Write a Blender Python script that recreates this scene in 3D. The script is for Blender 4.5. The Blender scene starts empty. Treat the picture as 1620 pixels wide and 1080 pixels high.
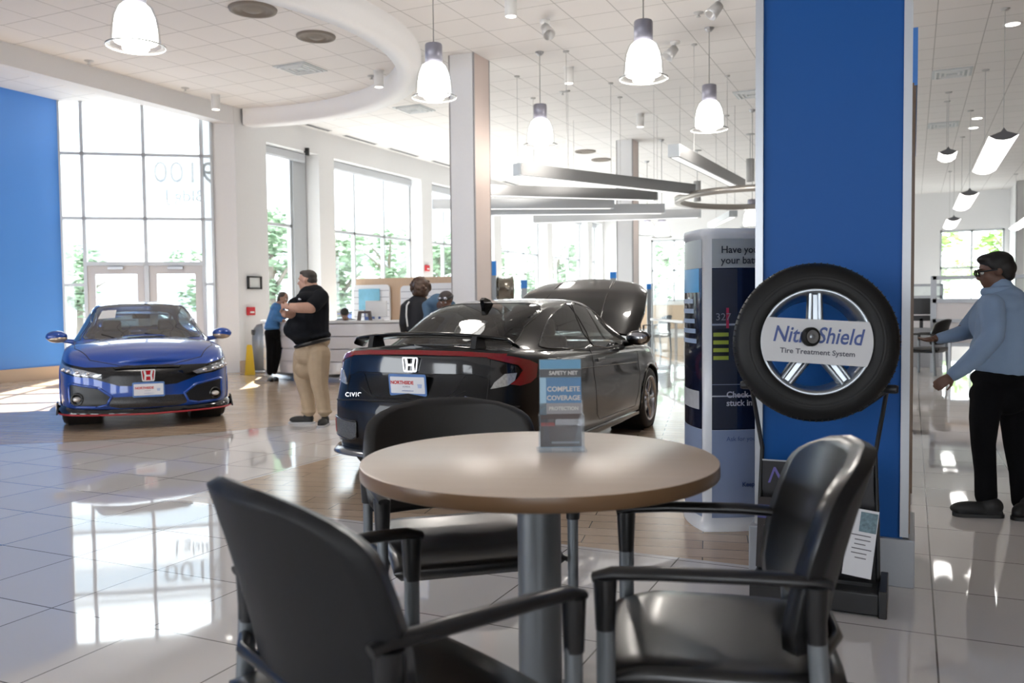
import bpy, bmesh, math, random
import numpy as np
from math import sin, cos, pi, radians, sqrt, atan2
from mathutils import Vector, Matrix
from mathutils.bvhtree import BVHTree
from mathutils.geometry import delaunay_2d_cdt

S = bpy.context.scene
COL = S.collection
random.seed(7)

# ---------------------------------------------------------------- camera
# world axes follow the building grid; z up; camera stands over the origin
FPX, CAMH = 1370.0, 1.25
yaw, pit, rol = radians(24.8), math.atan(60/1370), radians(0.6)
fw = Vector((-sin(yaw)*cos(pit), cos(yaw)*cos(pit), -sin(pit)))
r0 = Vector((cos(yaw), sin(yaw), 0)); u0 = r0.cross(fw)
cr = r0*cos(rol) - u0*sin(rol); cu = u0*cos(rol) + r0*sin(rol)
cam = bpy.data.objects.new('camera', bpy.data.cameras.new('camera')); COL.objects.link(cam)
cam.matrix_world = Matrix(((cr.x, cu.x, -fw.x, 0), (cr.y, cu.y, -fw.y, 0), (cr.z, cu.z, -fw.z, CAMH), (0, 0, 0, 1)))
cam.data.sensor_width = 36; cam.data.lens = FPX/1620*36
cam.data.clip_start = 0.05; cam.data.clip_end = 400
cam.data.dof.use_dof = True; cam.data.dof.focus_distance = 4.6; cam.data.dof.aperture_fstop = 3.2
S.camera = cam
# ---------------------------------------------------------------- light
w = bpy.data.worlds.new('world'); S.world = w; w.use_nodes = True
wn = w.node_tree; wn.nodes['Background'].inputs[0].default_value = (0.90, 0.95, 1.0, 1)
wn.nodes['Background'].inputs[1].default_value = 5.0
sun = bpy.data.objects.new('sun', bpy.data.lights.new('sun', 'SUN')); COL.objects.link(sun)
sun.data.energy = 22; sun.data.angle = radians(0.6); sun.data.color = (1, 0.96, 0.9)
sun.rotation_euler = Vector((0.42, -0.62, -0.66)).to_track_quat('-Z', 'Y').to_euler()
S.view_settings.view_transform = 'Standard'; S.view_settings.look = 'None'
S.view_settings.exposure = 0.62; S.view_settings.gamma = 1.0; S.view_settings.use_curve_mapping = False
S.cycles.use_denoising = True
S.cycles.max_bounces = 10; S.cycles.diffuse_bounces = 5; S.cycles.glossy_bounces = 4
S.cycles.transmission_bounces = 6; S.cycles.transparent_max_bounces = 16
S.cycles.caustics_reflective = False; S.cycles.caustics_refractive = False
S.cycles.sample_clamp_indirect = 6.0

# ---------------------------------------------------------------- placing: photo ray -> world plane
def ray(px, py): return fw*FPX + cr*(px-810) - cu*(py-540)
def onz(px, py, z=0.0):
    d = ray(px, py); t = (z-CAMH)/d.z; return Vector((d.x*t, d.y*t, z))
def onx(px, py, x):
    d = ray(px, py); t = x/d.x; return Vector((x, d.y*t, CAMH+d.z*t))
def ony(px, py, y):
    d = ray(px, py); t = y/d.y; return Vector((d.x*t, y, CAMH+d.z*t))
def dep(px, py, z):
    d = ray(px, py)*(z/FPX); return Vector((d.x, d.y, CAMH+d.z))

# ---------------------------------------------------------------- materials
MATS = {}
def mat(name, col=(.8,.8,.8), rough=.5, metal=0, spec=.5, coat=0, noise=0, scale=40, bump=0, emit=None, estr=0, alpha=1, coatr=.03, cior=1.5):
    if name in MATS: return MATS[name]
    m = bpy.data.materials.new(name); m.use_nodes = True; n = m.node_tree; b = n.nodes['Principled BSDF']
    b.inputs['Base Color'].default_value = (*col, 1); b.inputs['Roughness'].default_value = rough
    b.inputs['Metallic'].default_value = metal; b.inputs['Specular IOR Level'].default_value = spec
    b.inputs['Coat Weight'].default_value = coat; b.inputs['Coat Roughness'].default_value = coatr
    b.inputs['Alpha'].default_value = alpha; b.inputs['Coat IOR'].default_value = cior
    if emit: b.inputs['Emission Color'].default_value = (*emit, 1); b.inputs['Emission Strength'].default_value = estr
    tc = n.nodes.new('ShaderNodeTexCoord'); nz = n.nodes.new('ShaderNodeTexNoise')
    nz.inputs['Scale'].default_value = scale; nz.inputs['Detail'].default_value = 4
    n.links.new(tc.outputs['Object'], nz.inputs['Vector'])
    rm = n.nodes.new('ShaderNodeMapRange'); k = max(noise, .02)
    rm.inputs['To Min'].default_value = 1-k; rm.inputs['To Max'].default_value = 1+k
    n.links.new(nz.outputs['Fac'], rm.inputs['Value'])
    mx = n.nodes.new('ShaderNodeVectorMath'); mx.operation = 'SCALE'; mx.inputs[0].default_value = col
    n.links.new(rm.outputs[0], mx.inputs['Scale']); n.links.new(mx.outputs[0], b.inputs['Base Color'])
    if bump:
        bp = n.nodes.new('ShaderNodeBump'); bp.inputs['Strength'].default_value = bump; bp.inputs['Distance'].default_value = .002
        n.links.new(nz.outputs['Fac'], bp.inputs['Height']); n.links.new(bp.outputs[0], b.inputs['Normal'])
    MATS[name] = m; return m
def glassmat(name, tint=(.95,.98,.98), gloss=.12, ior=1.3, rough=0):
    if name in MATS: return MATS[name]
    m = bpy.data.materials.new(name); m.use_nodes = True; n = m.node_tree; n.nodes.clear()
    o = n.nodes.new('ShaderNodeOutputMaterial'); t = n.nodes.new('ShaderNodeBsdfTransparent'); t.inputs[0].default_value = (*tint, 1)
    g = n.nodes.new('ShaderNodeBsdfGlossy'); g.inputs['Roughness'].default_value = rough
    f = n.nodes.new('ShaderNodeLayerWeight'); f.inputs[0].default_value = .5
    pw = n.nodes.new('ShaderNodeMath'); pw.operation = 'POWER'; pw.inputs[1].default_value = 4; n.links.new(f.outputs['Facing'], pw.inputs[0])
    a = n.nodes.new('ShaderNodeMath'); a.operation = 'MULTIPLY_ADD'; a.use_clamp = True; a.inputs[1].default_value = ior-.9; a.inputs[2].default_value = gloss
    x = n.nodes.new('ShaderNodeMixShader'); n.links.new(pw.outputs[0], a.inputs[0]); n.links.new(a.outputs[0], x.inputs[0])
    n.links.new(t.outputs[0], x.inputs[1]); n.links.new(g.outputs[0], x.inputs[2]); n.links.new(x.outputs[0], o.inputs[0])
    MATS[name] = m; return m
def woodmat(name, c1, c2, rough=.35, sc=(1, 14, 14), coat=0):
    if name in MATS: return MATS[name]
    m = mat(name, c1, rough, coat=coat); n = m.node_tree; b = n.nodes['Principled BSDF']
    tc = n.nodes.new('ShaderNodeTexCoord'); mp = n.nodes.new('ShaderNodeMapping'); mp.inputs['Scale'].default_value = sc
    nz = n.nodes.new('ShaderNodeTexNoise'); nz.inputs['Scale'].default_value = 3; nz.inputs['Detail'].default_value = 6
    rp = n.nodes.new('ShaderNodeMix'); rp.data_type = 'RGBA'; rp.inputs[6].default_value = (*c1, 1); rp.inputs[7].default_value = (*c2, 1)
    n.links.new(tc.outputs['Object'], mp.inputs[0]); n.links.new(mp.outputs[0], nz.inputs['Vector'])
    n.links.new(nz.outputs['Fac'], rp.inputs[0]); n.links.new(rp.outputs[2], b.inputs['Base Color']); return m

# ---------------------------------------------------------------- mesh builder
class MB:
    def __init__(s): s.v = []; s.f = []; s.mi = []; s.m = 0; s.sm = []; s.smooth = False
    def add(s, vs, fs, smooth=None):
        o = len(s.v); s.v += [tuple(v) for v in vs]
        for f in fs: s.f.append([o+i for i in f]); s.mi.append(s.m); s.sm.append(s.smooth if smooth is None else smooth)
    def box(s, c, d, rz=0, mtx=None, bev=0):
        x, y, z = d[0]/2, d[1]/2, d[2]/2
        if bev:
            bm = bmesh.new(); bmesh.ops.create_cube(bm, size=1)
            bmesh.ops.scale(bm, vec=(d[0], d[1], d[2]), verts=bm.verts)
            bmesh.ops.bevel(bm, geom=bm.edges[:], offset=bev, segments=3, affect='EDGES', profile=.5)
            vs = [v.co.copy() for v in bm.verts]; bm.verts.index_update(); fs = [[v.index for v in f.verts] for f in bm.faces]; bm.free()
        else:
            vs = [Vector((a, b, e)) for a in (-x, x) for b in (-y, y) for e in (-z, z)]
            fs = [(0,1,3,2), (4,6,7,5), (0,4,5,1), (2,3,7,6), (0,2,6,4), (1,5,7,3)]
        R = mtx or Matrix.Rotation(rz, 3, 'Z')
        W_ = [Vector(c)+R@v for v in vs]
        if bev:
            big = [f for f in fs if sum((vs[f[i]]-vs[f[i-1]]).length > bev*2.5 for i in range(len(f))) >= 4 or len({round(vs[i].x, 5) for i in f}) == 1 or len({round(vs[i].y, 5) for i in f}) == 1 or len({round(vs[i].z, 5) for i in f}) == 1]
            small = [f for f in fs if f not in big]; o_ = len(s.v); s.add(W_, big, smooth=False); s.f += [[o_+i for i in f] for f in small]; s.mi += [s.m]*len(small); s.sm += [True]*len(small)
        else: s.add(W_, fs, smooth=False)
        return s
    def frame(s, d):
        d = d.normalized(); a = Vector((0,0,1)) if abs(d.z) < .95 else Vector((1,0,0))
        x = a.cross(d).normalized(); return x, d.cross(x)
    def tube(s, pts, r, n=12, caps=True, sy=1, up=None):
        pts = [Vector(p) for p in pts]; rs = r if isinstance(r, (list, tuple)) else [r]*len(pts)
        vs = []; prev = None
        for i, p in enumerate(pts):
            d = (pts[min(i+1, len(pts)-1)]-pts[max(i-1, 0)]).normalized()
            if prev is None:
                if up is not None: y = Vector(up); x = y.cross(d).normalized(); y = d.cross(x)
                else: x, y = s.frame(d)
            else:
                x = (prev - d*prev.dot(d)).normalized(); y = d.cross(x)
            prev = x
            for k in range(n):
                a = 2*pi*k/n; vs.append(p + x*cos(a)*rs[i] + y*sin(a)*rs[i]*sy)
        fs = [(i*n+k, i*n+(k+1) % n, (i+1)*n+(k+1) % n, (i+1)*n+k) for i in range(len(pts)-1) for k in range(n)]
        s.add(vs, fs, smooth=True)
        if caps:
            s.add([vs[k] for k in range(n)][::-1], [tuple(range(n))], smooth=False)
            s.add(vs[-n:], [tuple(range(n))], smooth=False)
        return s
    def lathe(s, prof, c=(0,0,0), axis='z', n=32, mtx=None, a0=0, a1=2*pi):
        full = abs(a1-a0-2*pi) < 1e-6; N = n if full else n+1; vs = []
        R = mtx or {'z': Matrix.Identity(3), 'y': Matrix.Rotation(-pi/2, 3, 'X'), 'x': Matrix.Rotation(pi/2, 3, 'Y')}[axis]
        for r, h in prof:
            for k in range(N):
                a = a0+(a1-a0)*k/n; vs.append(Vector(c)+R@Vector((r*cos(a), r*sin(a), h)))
        fs = []
        for i in range(len(prof)-1):
            for k in range(n):
                k2 = (k+1) % N; fs.append((i*N+k, i*N+k2, (i+1)*N+k2, (i+1)*N+k))
        s.add(vs, fs, smooth=True); return s
    def grid(s, P, closed=False, flip=False):
        nu, nv = len(P), len(P[0]); vs = [p for row in P for p in row]; fs = []
        for i in range(nu-1):
            for j in range(nv-1+(1 if closed else 0)):
                j2 = (j+1) % nv; q = (i*nv+j, i*nv+j2, (i+1)*nv+j2, (i+1)*nv+j); fs.append(q[::-1] if flip else q)
        s.add(vs, fs, smooth=True); return s
    def prism(s, poly, h0, h1, f=lambda x, y, z: (x, y, z), smooth=False):
        n = len(poly); vs = [Vector(f(x, y, h0)) for x, y in poly]+[Vector(f(x, y, h1)) for x, y in poly]
        s.add(vs, [tuple(range(n))[::-1], tuple(range(n, 2*n))]); s.add(vs, [(i, (i+1) % n, n+(i+1) % n, n+i) for i in range(n)], smooth=smooth)
        return s
    def ell(s, c, r, mtx=None, n=16, m=10):
        R = mtx or Matrix.Identity(3); vs = []; fs = []
        for i in range(m+1):
            t = pi*i/m
            for k in range(n):
                a = 2*pi*k/n; vs.append(Vector(c)+R@Vector((r[0]*sin(t)*cos(a), r[1]*sin(t)*sin(a), r[2]*cos(t))))
        for i in range(m):
            for k in range(n): fs.append((i*n+k, (i+1)*n+k, (i+1)*n+(k+1) % n, i*n+(k+1) % n))
        s.add(vs, fs, smooth=True); return s
    def build(s, name, mats, parent=None, loc=None, rz=0, weld=False):
        me = bpy.data.meshes.new(name); me.from_pydata(s.v, [], s.f)
        ms = mats if isinstance(mats, (list, tuple)) else [mats]
        for m in ms: me.materials.append(m)
        me.polygons.foreach_set('material_index', s.mi); me.polygons.foreach_set('use_smooth', s.sm)
        if weld:
            bm = bmesh.new(); bm.from_mesh(me); bmesh.ops.remove_doubles(bm, verts=bm.verts, dist=1e-5)
            bmesh.ops.recalc_face_normals(bm, faces=bm.faces); bm.to_mesh(me); bm.free()
        o = bpy.data.objects.new(name, me); COL.objects.link(o)
        if parent: o.parent = parent
        if loc is not None: o.location = loc
        o.rotation_euler.z = rz
        return o
def split_build(mb, name, m, parent=None):
    par = list(range(len(mb.v)))
    def fd(a):
        while par[a] != a: par[a] = par[par[a]]; a = par[a]
        return a
    for f in mb.f:
        for i in f[1:]: par[fd(i)] = fd(f[0])
    key = {}
    for i, v in enumerate(mb.v):        # join coincident points so capped tubes stay whole
        k = (round(v[0], 4), round(v[1], 4), round(v[2], 4))
        if k in key: par[fd(i)] = fd(key[k])
        else: key[k] = i
    groups = {}
    for n_, f in enumerate(mb.f): groups.setdefault(fd(f[0]), []).append(n_)
    out = []
    for g in groups.values():
        q = MB(); idx = {}
        for n_ in g:
            fc = []
            for i in mb.f[n_]:
                if i not in idx: idx[i] = len(q.v); q.v.append(mb.v[i])
                fc.append(idx[i])
            q.f.append(fc); q.mi.append(0); q.sm.append(mb.sm[n_])
        out.append(q.build(name, m, parent))
    return out
def tag(o, label=None, cat=None, group=None, kind=None):
    if label: o['label'] = label
    if cat: o['category'] = cat
    if group: o['group'] = group
    if kind: o['kind'] = kind
    return o
def empty(name, loc, rz=0, label=None, cat=None, group=None):
    o = bpy.data.objects.new(name, None); COL.objects.link(o); o.location = loc; o.rotation_euler = (0, 0, rz)
    return tag(o, label, cat, group)
def struct(name, mb, m, **k): return tag(mb.build(name, m, **k), kind='structure')
def copy_tree(o, parent=None):
    c = o.copy(); COL.objects.link(c); c.parent = parent
    for ch in list(o.children): copy_tree(ch, c)
    return c
def text(name, body, size, m, parent=None, mtx=None, ext=.0008, shear=0, align='CENTER', bold=0, spacing=1, sx=1):
    cu_ = bpy.data.curves.new(name, 'FONT'); cu_.body = body; cu_.size = size; cu_.extrude = ext; cu_.shear = shear
    cu_.align_x = align; cu_.align_y = 'CENTER'; cu_.offset = bold; cu_.space_character = spacing; cu_.resolution_u = 3
    t = bpy.data.objects.new(name, cu_); COL.objects.link(t)
    dg = bpy.context.evaluated_depsgraph_get(); me = bpy.data.meshes.new_from_object(t.evaluated_get(dg)); me.name = name
    bpy.data.objects.remove(t); bpy.data.curves.remove(cu_)
    me.materials.clear(); me.materials.append(m)
    for p in me.polygons: p.material_index = 0
    M = (mtx or Matrix.Identity(4)) @ Matrix.Diagonal((sx, 1, 1, 1)); me.transform(M)
    o = bpy.data.objects.new(name, me); COL.objects.link(o)
    if parent: o.parent = parent
    return o
def plane_mtx(o, right, up):
    r = Vector(right).normalized(); u = Vector(up).normalized(); n = r.cross(u)
    return Matrix(((r.x, u.x, n.x, o[0]), (r.y, u.y, n.y, o[1]), (r.z, u.z, n.z, o[2]), (0, 0, 0, 1)))
def rrect(w, h, r, n=5, cx=0, cy=0):
    out = []
    for (sx, sy, a) in ((1, 1, 0), (-1, 1, pi/2), (-1, -1, pi), (1, -1, 3*pi/2)):
        for k in range(n+1):
            t = a+pi/2*k/n; out.append((cx+sx*(w/2-r)+r*cos(t), cy+sy*(h/2-r)+r*sin(t)))
    return out
WHITE = mat('white_paint', (.80, .80, .80), .5); BLACKP = mat('black_plastic', (.012, .012, .013), .35)
CHROME = mat('chrome', (.8, .8, .82), .12, 1); STEEL = mat('brushed_aluminium', (.42, .43, .45), .32, .9)
# ================================================================ room
ZC, WX = 4.975, -11.54
# floor: polished tiles, timber-look planks in two zones
def floor_mat():
    m = bpy.data.materials.new('showroom_floor'); m.use_nodes = True; n = m.node_tree; L = n.links; b = n.nodes['Principled BSDF']
    N = lambda t, **k: n.nodes.new(t)
    def val(op, a, c=None, clamp=False):
        x = N('ShaderNodeMath'); x.operation = op; x.use_clamp = clamp
        for i, q in enumerate((a, c)):
            if q is None: continue
            if isinstance(q, (int, float)): x.inputs[i].default_value = q
            else: L.new(q, x.inputs[i])
        return x.outputs[0]
    tc = N('ShaderNodeTexCoord'); sp = N('ShaderNodeSeparateXYZ'); L.new(tc.outputs['Object'], sp.inputs[0]); X, Y = sp.outputs[0], sp.outputs[1]
    def brick(loc, rot, bw, rh, off, mort, c1, c2, cm):
        mp = N('ShaderNodeMapping'); mp.inputs['Location'].default_value = loc; mp.inputs['Rotation'].default_value = (0, 0, rot)
        L.new(tc.outputs['Object'], mp.inputs[0]); br = N('ShaderNodeTexBrick'); br.offset = off; br.squash = 1
        br.inputs['Scale'].default_value = 1; br.inputs['Brick Width'].default_value = bw; br.inputs['Row Height'].default_value = rh
        br.inputs['Mortar Size'].default_value = mort; br.inputs['Mortar Smooth'].default_value = .1; br.inputs['Bias'].default_value = 0
        for i, c in zip((1, 2, 3), (c1, c2, cm)): br.inputs[i].default_value = (*c, 1)
        L.new(mp.outputs[0], br.inputs[0]); return br
    tile = brick((-.09, -3.54, 0), 0, .557, .557, 0, .0035, (.74, .71, .69), (.70, .67, .65), (.16, .145, .135))
    plank = brick((-.2, -4.14, 0), radians(-12), .62, .15, .37, .0028, (.58, .44, .32), (.50, .37, .26), (.14, .10, .07))
    nz = N('ShaderNodeTexNoise'); mp2 = N('ShaderNodeMapping'); mp2.inputs['Scale'].default_value = (2, 22, 1); mp2.inputs['Rotation'].default_value = (0, 0, radians(-12))
    L.new(tc.outputs['Object'], mp2.inputs[0]); L.new(mp2.outputs[0], nz.inputs['Vector']); nz.inputs['Detail'].default_value = 5
    mr = N('ShaderNodeMapRange'); mr.inputs['To Min'].default_value = .82; mr.inputs['To Max'].default_value = 1.18; L.new(nz.outputs['Fac'], mr.inputs['Value'])
    pk = N('ShaderNodeVectorMath'); pk.operation = 'SCALE'; L.new(plank.outputs[0], pk.inputs[0]); L.new(mr.outputs[0], pk.inputs['Scale'])
    # zone A: rectangle under the black coupe; zone B: round area under the ceiling ring
    zA = val('MULTIPLY', val('MULTIPLY', val('GREATER_THAN', X, -4.33), val('GREATER_THAN', Y, 4.14)), val('MULTIPLY', val('LESS_THAN', Y, 10.33), val('LESS_THAN', X, -.02)))
    dx = val('ADD', X, 10.3); dy = val('ADD', Y, -9.2)
    rr = val('SQRT', val('ADD', val('MULTIPLY', dx, dx), val('MULTIPLY', dy, dy)))
    zB = val('LESS_THAN', rr, 4.8)
    z = val('MAXIMUM', zA, zB)
    edge = val('LESS_THAN', val('ABSOLUTE', val('SUBTRACT', rr, 4.8)), .005)
    mx = N('ShaderNodeMix'); mx.data_type = 'RGBA'; L.new(z, mx.inputs[0]); L.new(tile.outputs[0], mx.inputs[6]); L.new(pk.outputs[0], mx.inputs[7])
    m2 = N('ShaderNodeMix'); m2.data_type = 'RGBA'; L.new(edge, m2.inputs[0]); L.new(mx.outputs[2], m2.inputs[6]); m2.inputs[7].default_value = (.12, .09, .07, 1)
    L.new(m2.outputs[2], b.inputs['Base Color'])
    ro = N('ShaderNodeMix'); ro.inputs[2].default_value = .035; ro.inputs[3].default_value = .17; L.new(z, ro.inputs[0])
    L.new(ro.outputs[0], b.inputs['Roughness']); b.inputs['Specular IOR Level'].default_value = .62
    n2 = N('ShaderNodeTexNoise'); n2.inputs['Scale'].default_value = 1.3; L.new(tc.outputs['Object'], n2.inputs['Vector'])
    bp = N('ShaderNodeBump'); bp.inputs['Strength'].default_value = .06; bp.inputs['Distance'].default_value = .02
    L.new(n2.outputs['Fac'], bp.inputs['Height']); L.new(bp.outputs[0], b.inputs['Normal'])
    return m
PLAN = [(8.2, -9), (8.2, 34.3), (-11.99, 34.3), (-11.99, 12.6), (-11.9, 12.5), (-14.0, 10.95), (-14.2, 10.9), (-14.2, -9)]
struct('floor', MB().prism(PLAN, -.1, 0), floor_mat())
def ceil_mat():
    m = mat('ceiling_tiles', (.78, .77, .76), .9); n = m.node_tree; L = n.links; b = n.nodes['Principled BSDF']
    tc = n.nodes.new('ShaderNodeTexCoord'); mp = n.nodes.new('ShaderNodeMapping'); mp.inputs['Location'].default_value = (-.265, -.26, 0)
    br = n.nodes.new('ShaderNodeTexBrick'); br.offset = 0; br.inputs['Scale'].default_value = 1; br.inputs['Brick Width'].default_value = .62
    br.inputs['Row Height'].default_value = .62; br.inputs['Mortar Size'].default_value = .006; br.inputs['Bias'].default_value = 0; br.inputs['Mortar Smooth'].default_value = .2
    for i, c in zip((1, 2, 3), ((.79, .77, .76), (.76, .745, .735), (.40, .39, .38))): br.inputs[i].default_value = (*c, 1)
    L.new(tc.outputs['Object'], mp.inputs[0]); L.new(mp.outputs[0], br.inputs[0]); L.new(br.outputs[0], b.inputs['Base Color']); return m
struct('ceiling', MB().prism(PLAN, ZC, ZC+.2), ceil_mat())

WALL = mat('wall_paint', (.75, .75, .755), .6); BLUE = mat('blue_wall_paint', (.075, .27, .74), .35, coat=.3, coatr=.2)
TAN = mat('baseboard_tile', (.52, .40, .30), .2); GREYB = mat('baseboard_grey', (.42, .44, .47), .35)
FRAME = mat('window_frame_grey', (.50, .52, .54), .35, .4); PANE = glassmat('window_glass', (.96, .985, .98), .05)
# left blue wall and its baseboard
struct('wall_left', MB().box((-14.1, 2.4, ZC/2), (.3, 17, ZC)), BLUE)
struct('baseboard_left', MB().box((-13.93, 2.4, .11), (.06, 17, .22)), TAN)
# entrance glass wall, set at an angle
EA, EB = Vector((-13.95, 10.9, 0)), Vector((-11.85, 12.44, 0)); ed = (EB-EA).normalized(); en = Vector((ed.y, -ed.x, 0))
def eg(px, py):      # point of the entrance plane seen at a photo position
    d = ray(px, py); t = (EA-Vector((0, 0, CAMH))).dot(en)/d.dot(en); p = Vector((0, 0, CAMH))+d*t
    return (p-EA).dot(ed), p.z
eR = Matrix.Rotation(atan2(ed.y, ed.x), 3, 'Z'); EL = (EB-EA).length
def ebox(mb, s0, s1, z0, z1, t=.1, off=0): return mb.box(EA+ed*((s0+s1)/2)+en*off+Vector((0, 0, (z0+z1)/2)), (s1-s0, t, z1-z0), mtx=eR)
ms = [eg(x, 300)[0] for x in (132, 229, 320)]
zs = [eg(213, 245)[1], eg(213, 346)[1]]; zd = eg(232, 416)[1]; zside = eg(325, 449)[1]
fr = MB(); ebox(fr, -.1, 0.0, 0, ZC); ebox(fr, EL-.04, EL, 0, ZC)
for q in ms: ebox(fr, q-.03, q+.03, 0 if q != ms[1] else zd, ZC)
for z in zs: ebox(fr, 0, EL, z-.025, z+.025)
ebox(fr, ms[0], ms[2], zd-.05, zd+.02, .12); ebox(fr, 0, ms[0], zside-.03, zside+.02); ebox(fr, ms[2], EL, zside-.03, zside+.02)
ebox(fr, 0, ms[0], 0, .12); ebox(fr, ms[2], EL, 0, .12); ebox(fr, ms[1]-.04, ms[1]+.04, 0, zd, .12)
wf = tag(fr.build('window_1', FRAME), kind='structure')
pn = MB(); ebox(pn, 0, EL, zd+.02, ZC, .012); ebox(pn, 0, ms[0]-.03, .12, zd, .012); ebox(pn, ms[2]+.03, EL-.04, .12, zd, .012)
pn.build('pane', PANE, wf)
DOORM = mat('door_frame_white', (.62, .63, .66), .4)
for k, (a, c) in enumerate(((ms[0]+.03, ms[1]-.04), (ms[1]+.04, ms[2]-.03))):
    d = MB(); st = .13; ebox(d, a, a+st, 0, zd-.05, .05); ebox(d, c-st, c, 0, zd-.05, .05); ebox(d, a+st, c-st, zd-.2, zd-.05, .05); ebox(d, a+st, c-st, 0, .25, .05)
    do = tag(d.build('door_%d' % (k+1), DOORM), kind='structure')
    g = MB(); ebox(g, a+st, c-st, .25, zd-.2, .012); g.build('pane', PANE, do)
    h = MB(); ebox(h, a+st+.02, c-st-.02, 1.0, 1.04, .03, .06); h.build('push_bar', STEEL, do)
    h = MB(); ebox(h, (a+c)/2-.13, (a+c)/2+.13, zd-.12, zd-.07, .06, .06); h.build('door_closer', STEEL, do)
# painted "9100 / Bldg J" street number on the entrance glass, read from outside
ink = mat('glass_lettering', (.6, .62, .65), .5, alpha=.65)
_s = eg(292, 280)[0]
for body, dz, sz in (('9100', 3.72, .56), ('Bldg J', 3.3, .32)):
    M = plane_mtx(EA+ed*_s+Vector((0, 0, dz))-en*.012, -ed, (0, 0, 1))
    t = text('lettering', body, sz, ink, wf, M)
# pier between the entrance and the window wall
struct('wall_corner', MB().prism([(EB.x, EB.y), (WX-.01, 12.69), (WX-.01, 12.9), (-12.3, 12.9), (-12.2, 12.5)], 0, ZC), WALL)
# window wall with deep openings
ops = [(13.56, 15.22), (15.76, 19.5), (20.03, 23.76), (24.29, 27.99), (28.52, 32.16), (32.69, 33.9)]
WT, WB = 4.47, .12
mb = MB(); y = 12.69; DW = .45
for a, c in ops:
    mb.box((WX-DW/2, (y+a)/2, ZC/2), (DW, a-y, ZC)); mb.box((WX-DW/2, (a+c)/2, (WT+ZC)/2), (DW, c-a, ZC-WT)); mb.box((WX-DW/2, (a+c)/2, WB/2), (DW, c-a, WB)); y = c
mb.box((WX-DW/2, (y+34.2)/2, ZC/2), (DW, 34.2-y, ZC))
struct('wall_windows', mb, WALL)
mb = MB(); y = 12.69
for a, c in ops: mb.box((WX+.02, (y+a)/2, .11), (.05, a-y, .22)); y = c
struct('baseboard_windows', mb, TAN)
gx = WX-.40
SHADE = mat('roller_shade', (.55, .57, .6), .6)
for k, (a, c) in enumerate(ops):
    f = MB(); n = 1 if c-a < 2 else 3
    w_ = (c-a); ys = [a+w_*j/n for j in range(n+1)]
    if k == 0: ys = [a, a+1.14+.02, c]
    for j, yy in enumerate(ys): f.box((gx, min(max(yy, a+.03), c-.03), (WT+WB)/2), (.09, .06, WT-WB))
    for z in (WB+.03, 2.93, WT-.03): f.box((gx, (a+c)/2, z), (.09, c-a, .06))
    if k == 0: f.box((gx+.02, c-.25, (WT+WB)/2), (.12, .42, WT-WB))
    o = tag(f.build('window_%d' % (k+2), FRAME), kind='structure')
    MB().box((gx, (a+c)/2, (WT+WB)/2), (.012, c-a-.06, WT-WB-.06)).build('pane', PANE, o)
    s_ = MB().box((gx+.16, (a+c)/2-.1, WT-.09), (.12, c-a-.24, .15)).tube([(gx+.16, a+.04, WT-.16), (gx+.16, c-.2, WT-.16)], .03)
    s_.build('roller_shade', SHADE, o)
# bulkhead over the entrance, ceiling ring
struct('trim_1', MB().box((WX-.15, 6.2, (4.66+ZC)/2), (.28, 13.0, ZC-4.66)), WALL)
RC = (-10.3, 9.2)
mb = MB(); mb.lathe([(4.2, ZC), (4.2, 4.68), (3.85, 4.68), (3.85, ZC)], (RC[0], RC[1], 0), n=96, a0=radians(-110), a1=radians(108))
struct('trim_2', mb, mat('ring_white', (.86, .86, .87), .6))
# linear slot diffusers along the window wall
slot = mat('slot_dark', (.10, .10, .11), .6)
for k, (a, c) in enumerate(((14.54, 15.34), (15.86, 17.1), (17.67, 18.97), (19.7, 20.9), (21.8, 23.0), (24, 25.2))):
    o = tag(MB().box((WX+.22, (a+c)/2, ZC-.004), (.12, c-a, .012)).build('slot_vent', mat('vent_frame', (.6, .6, .6), .5)),
        ['slim ceiling slot over the narrow window beside the entrance', 'slim ceiling slot over the start of the wide window behind the standing man', 'slim ceiling slot over the far end of the wide window',
         'slim ceiling slot just left of the nearer white column', 'slim ceiling slot right behind the nearer white column', 'farthest slim ceiling slot seen between the white columns'][k], 'vent', 'slot diffusers along the window wall')
    MB().box((WX+.22, (a+c)/2, ZC-.012), (.07, c-a-.06, .008)).build('slot', slot, o)
# far wall and right-hand walls
YB = 34.07
bw = [(-9.54, -7.7, 1.28, 3.73), (.87, 2.86, .9, 3.66)]
mb = MB(); x = -12
for a, c, z0, z1 in bw:
    mb.box(((x+a)/2, YB+.15, ZC/2), (a-x, .3, ZC)); mb.box(((a+c)/2, YB+.15, (z1+ZC)/2), (c-a, .3, ZC-z1)); mb.box(((a+c)/2, YB+.15, z0/2), (c-a, .3, z0)); x = c
mb.box(((x+3.0)/2, YB+.15, ZC/2), (3.0-x, .3, ZC)); mb.box((3.1, (32+YB)/2+.1, ZC/2), (.2, YB-32+.4, ZC)); mb.box((6, 32, ZC/2), (6, .2, ZC))
struct('wall_back', mb, WALL)
for k, (a, c, z0, z1) in enumerate(bw):
    f = MB(); n = 2
    for j in range(n+1): f.box((min(max(a+(c-a)*j/n, a+.03), c-.03), YB+.1, (z0+z1)/2), (.07, .08, z1-z0))
    for z in (z0+.03, z0+(z1-z0)*(.52 if k else .5), z1-.04): f.box(((a+c)/2, YB+.1, z), (c-a, .08, .07))
    o = tag(f.build('window_%d' % (k+8), FRAME), kind='structure')
    MB().box(((a+c)/2, YB+.1, (z0+z1)/2), (c-a-.06, .012, z1-z0-.06)).build('pane', PANE, o)
# timber lining below the far window
o = tag(MB().box((-9, YB-.03, .65), (5.6, .06, .95)).build('wall_panel', mat('lining_wood', (.50, .36, .24), .4)), kind='structure')
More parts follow.
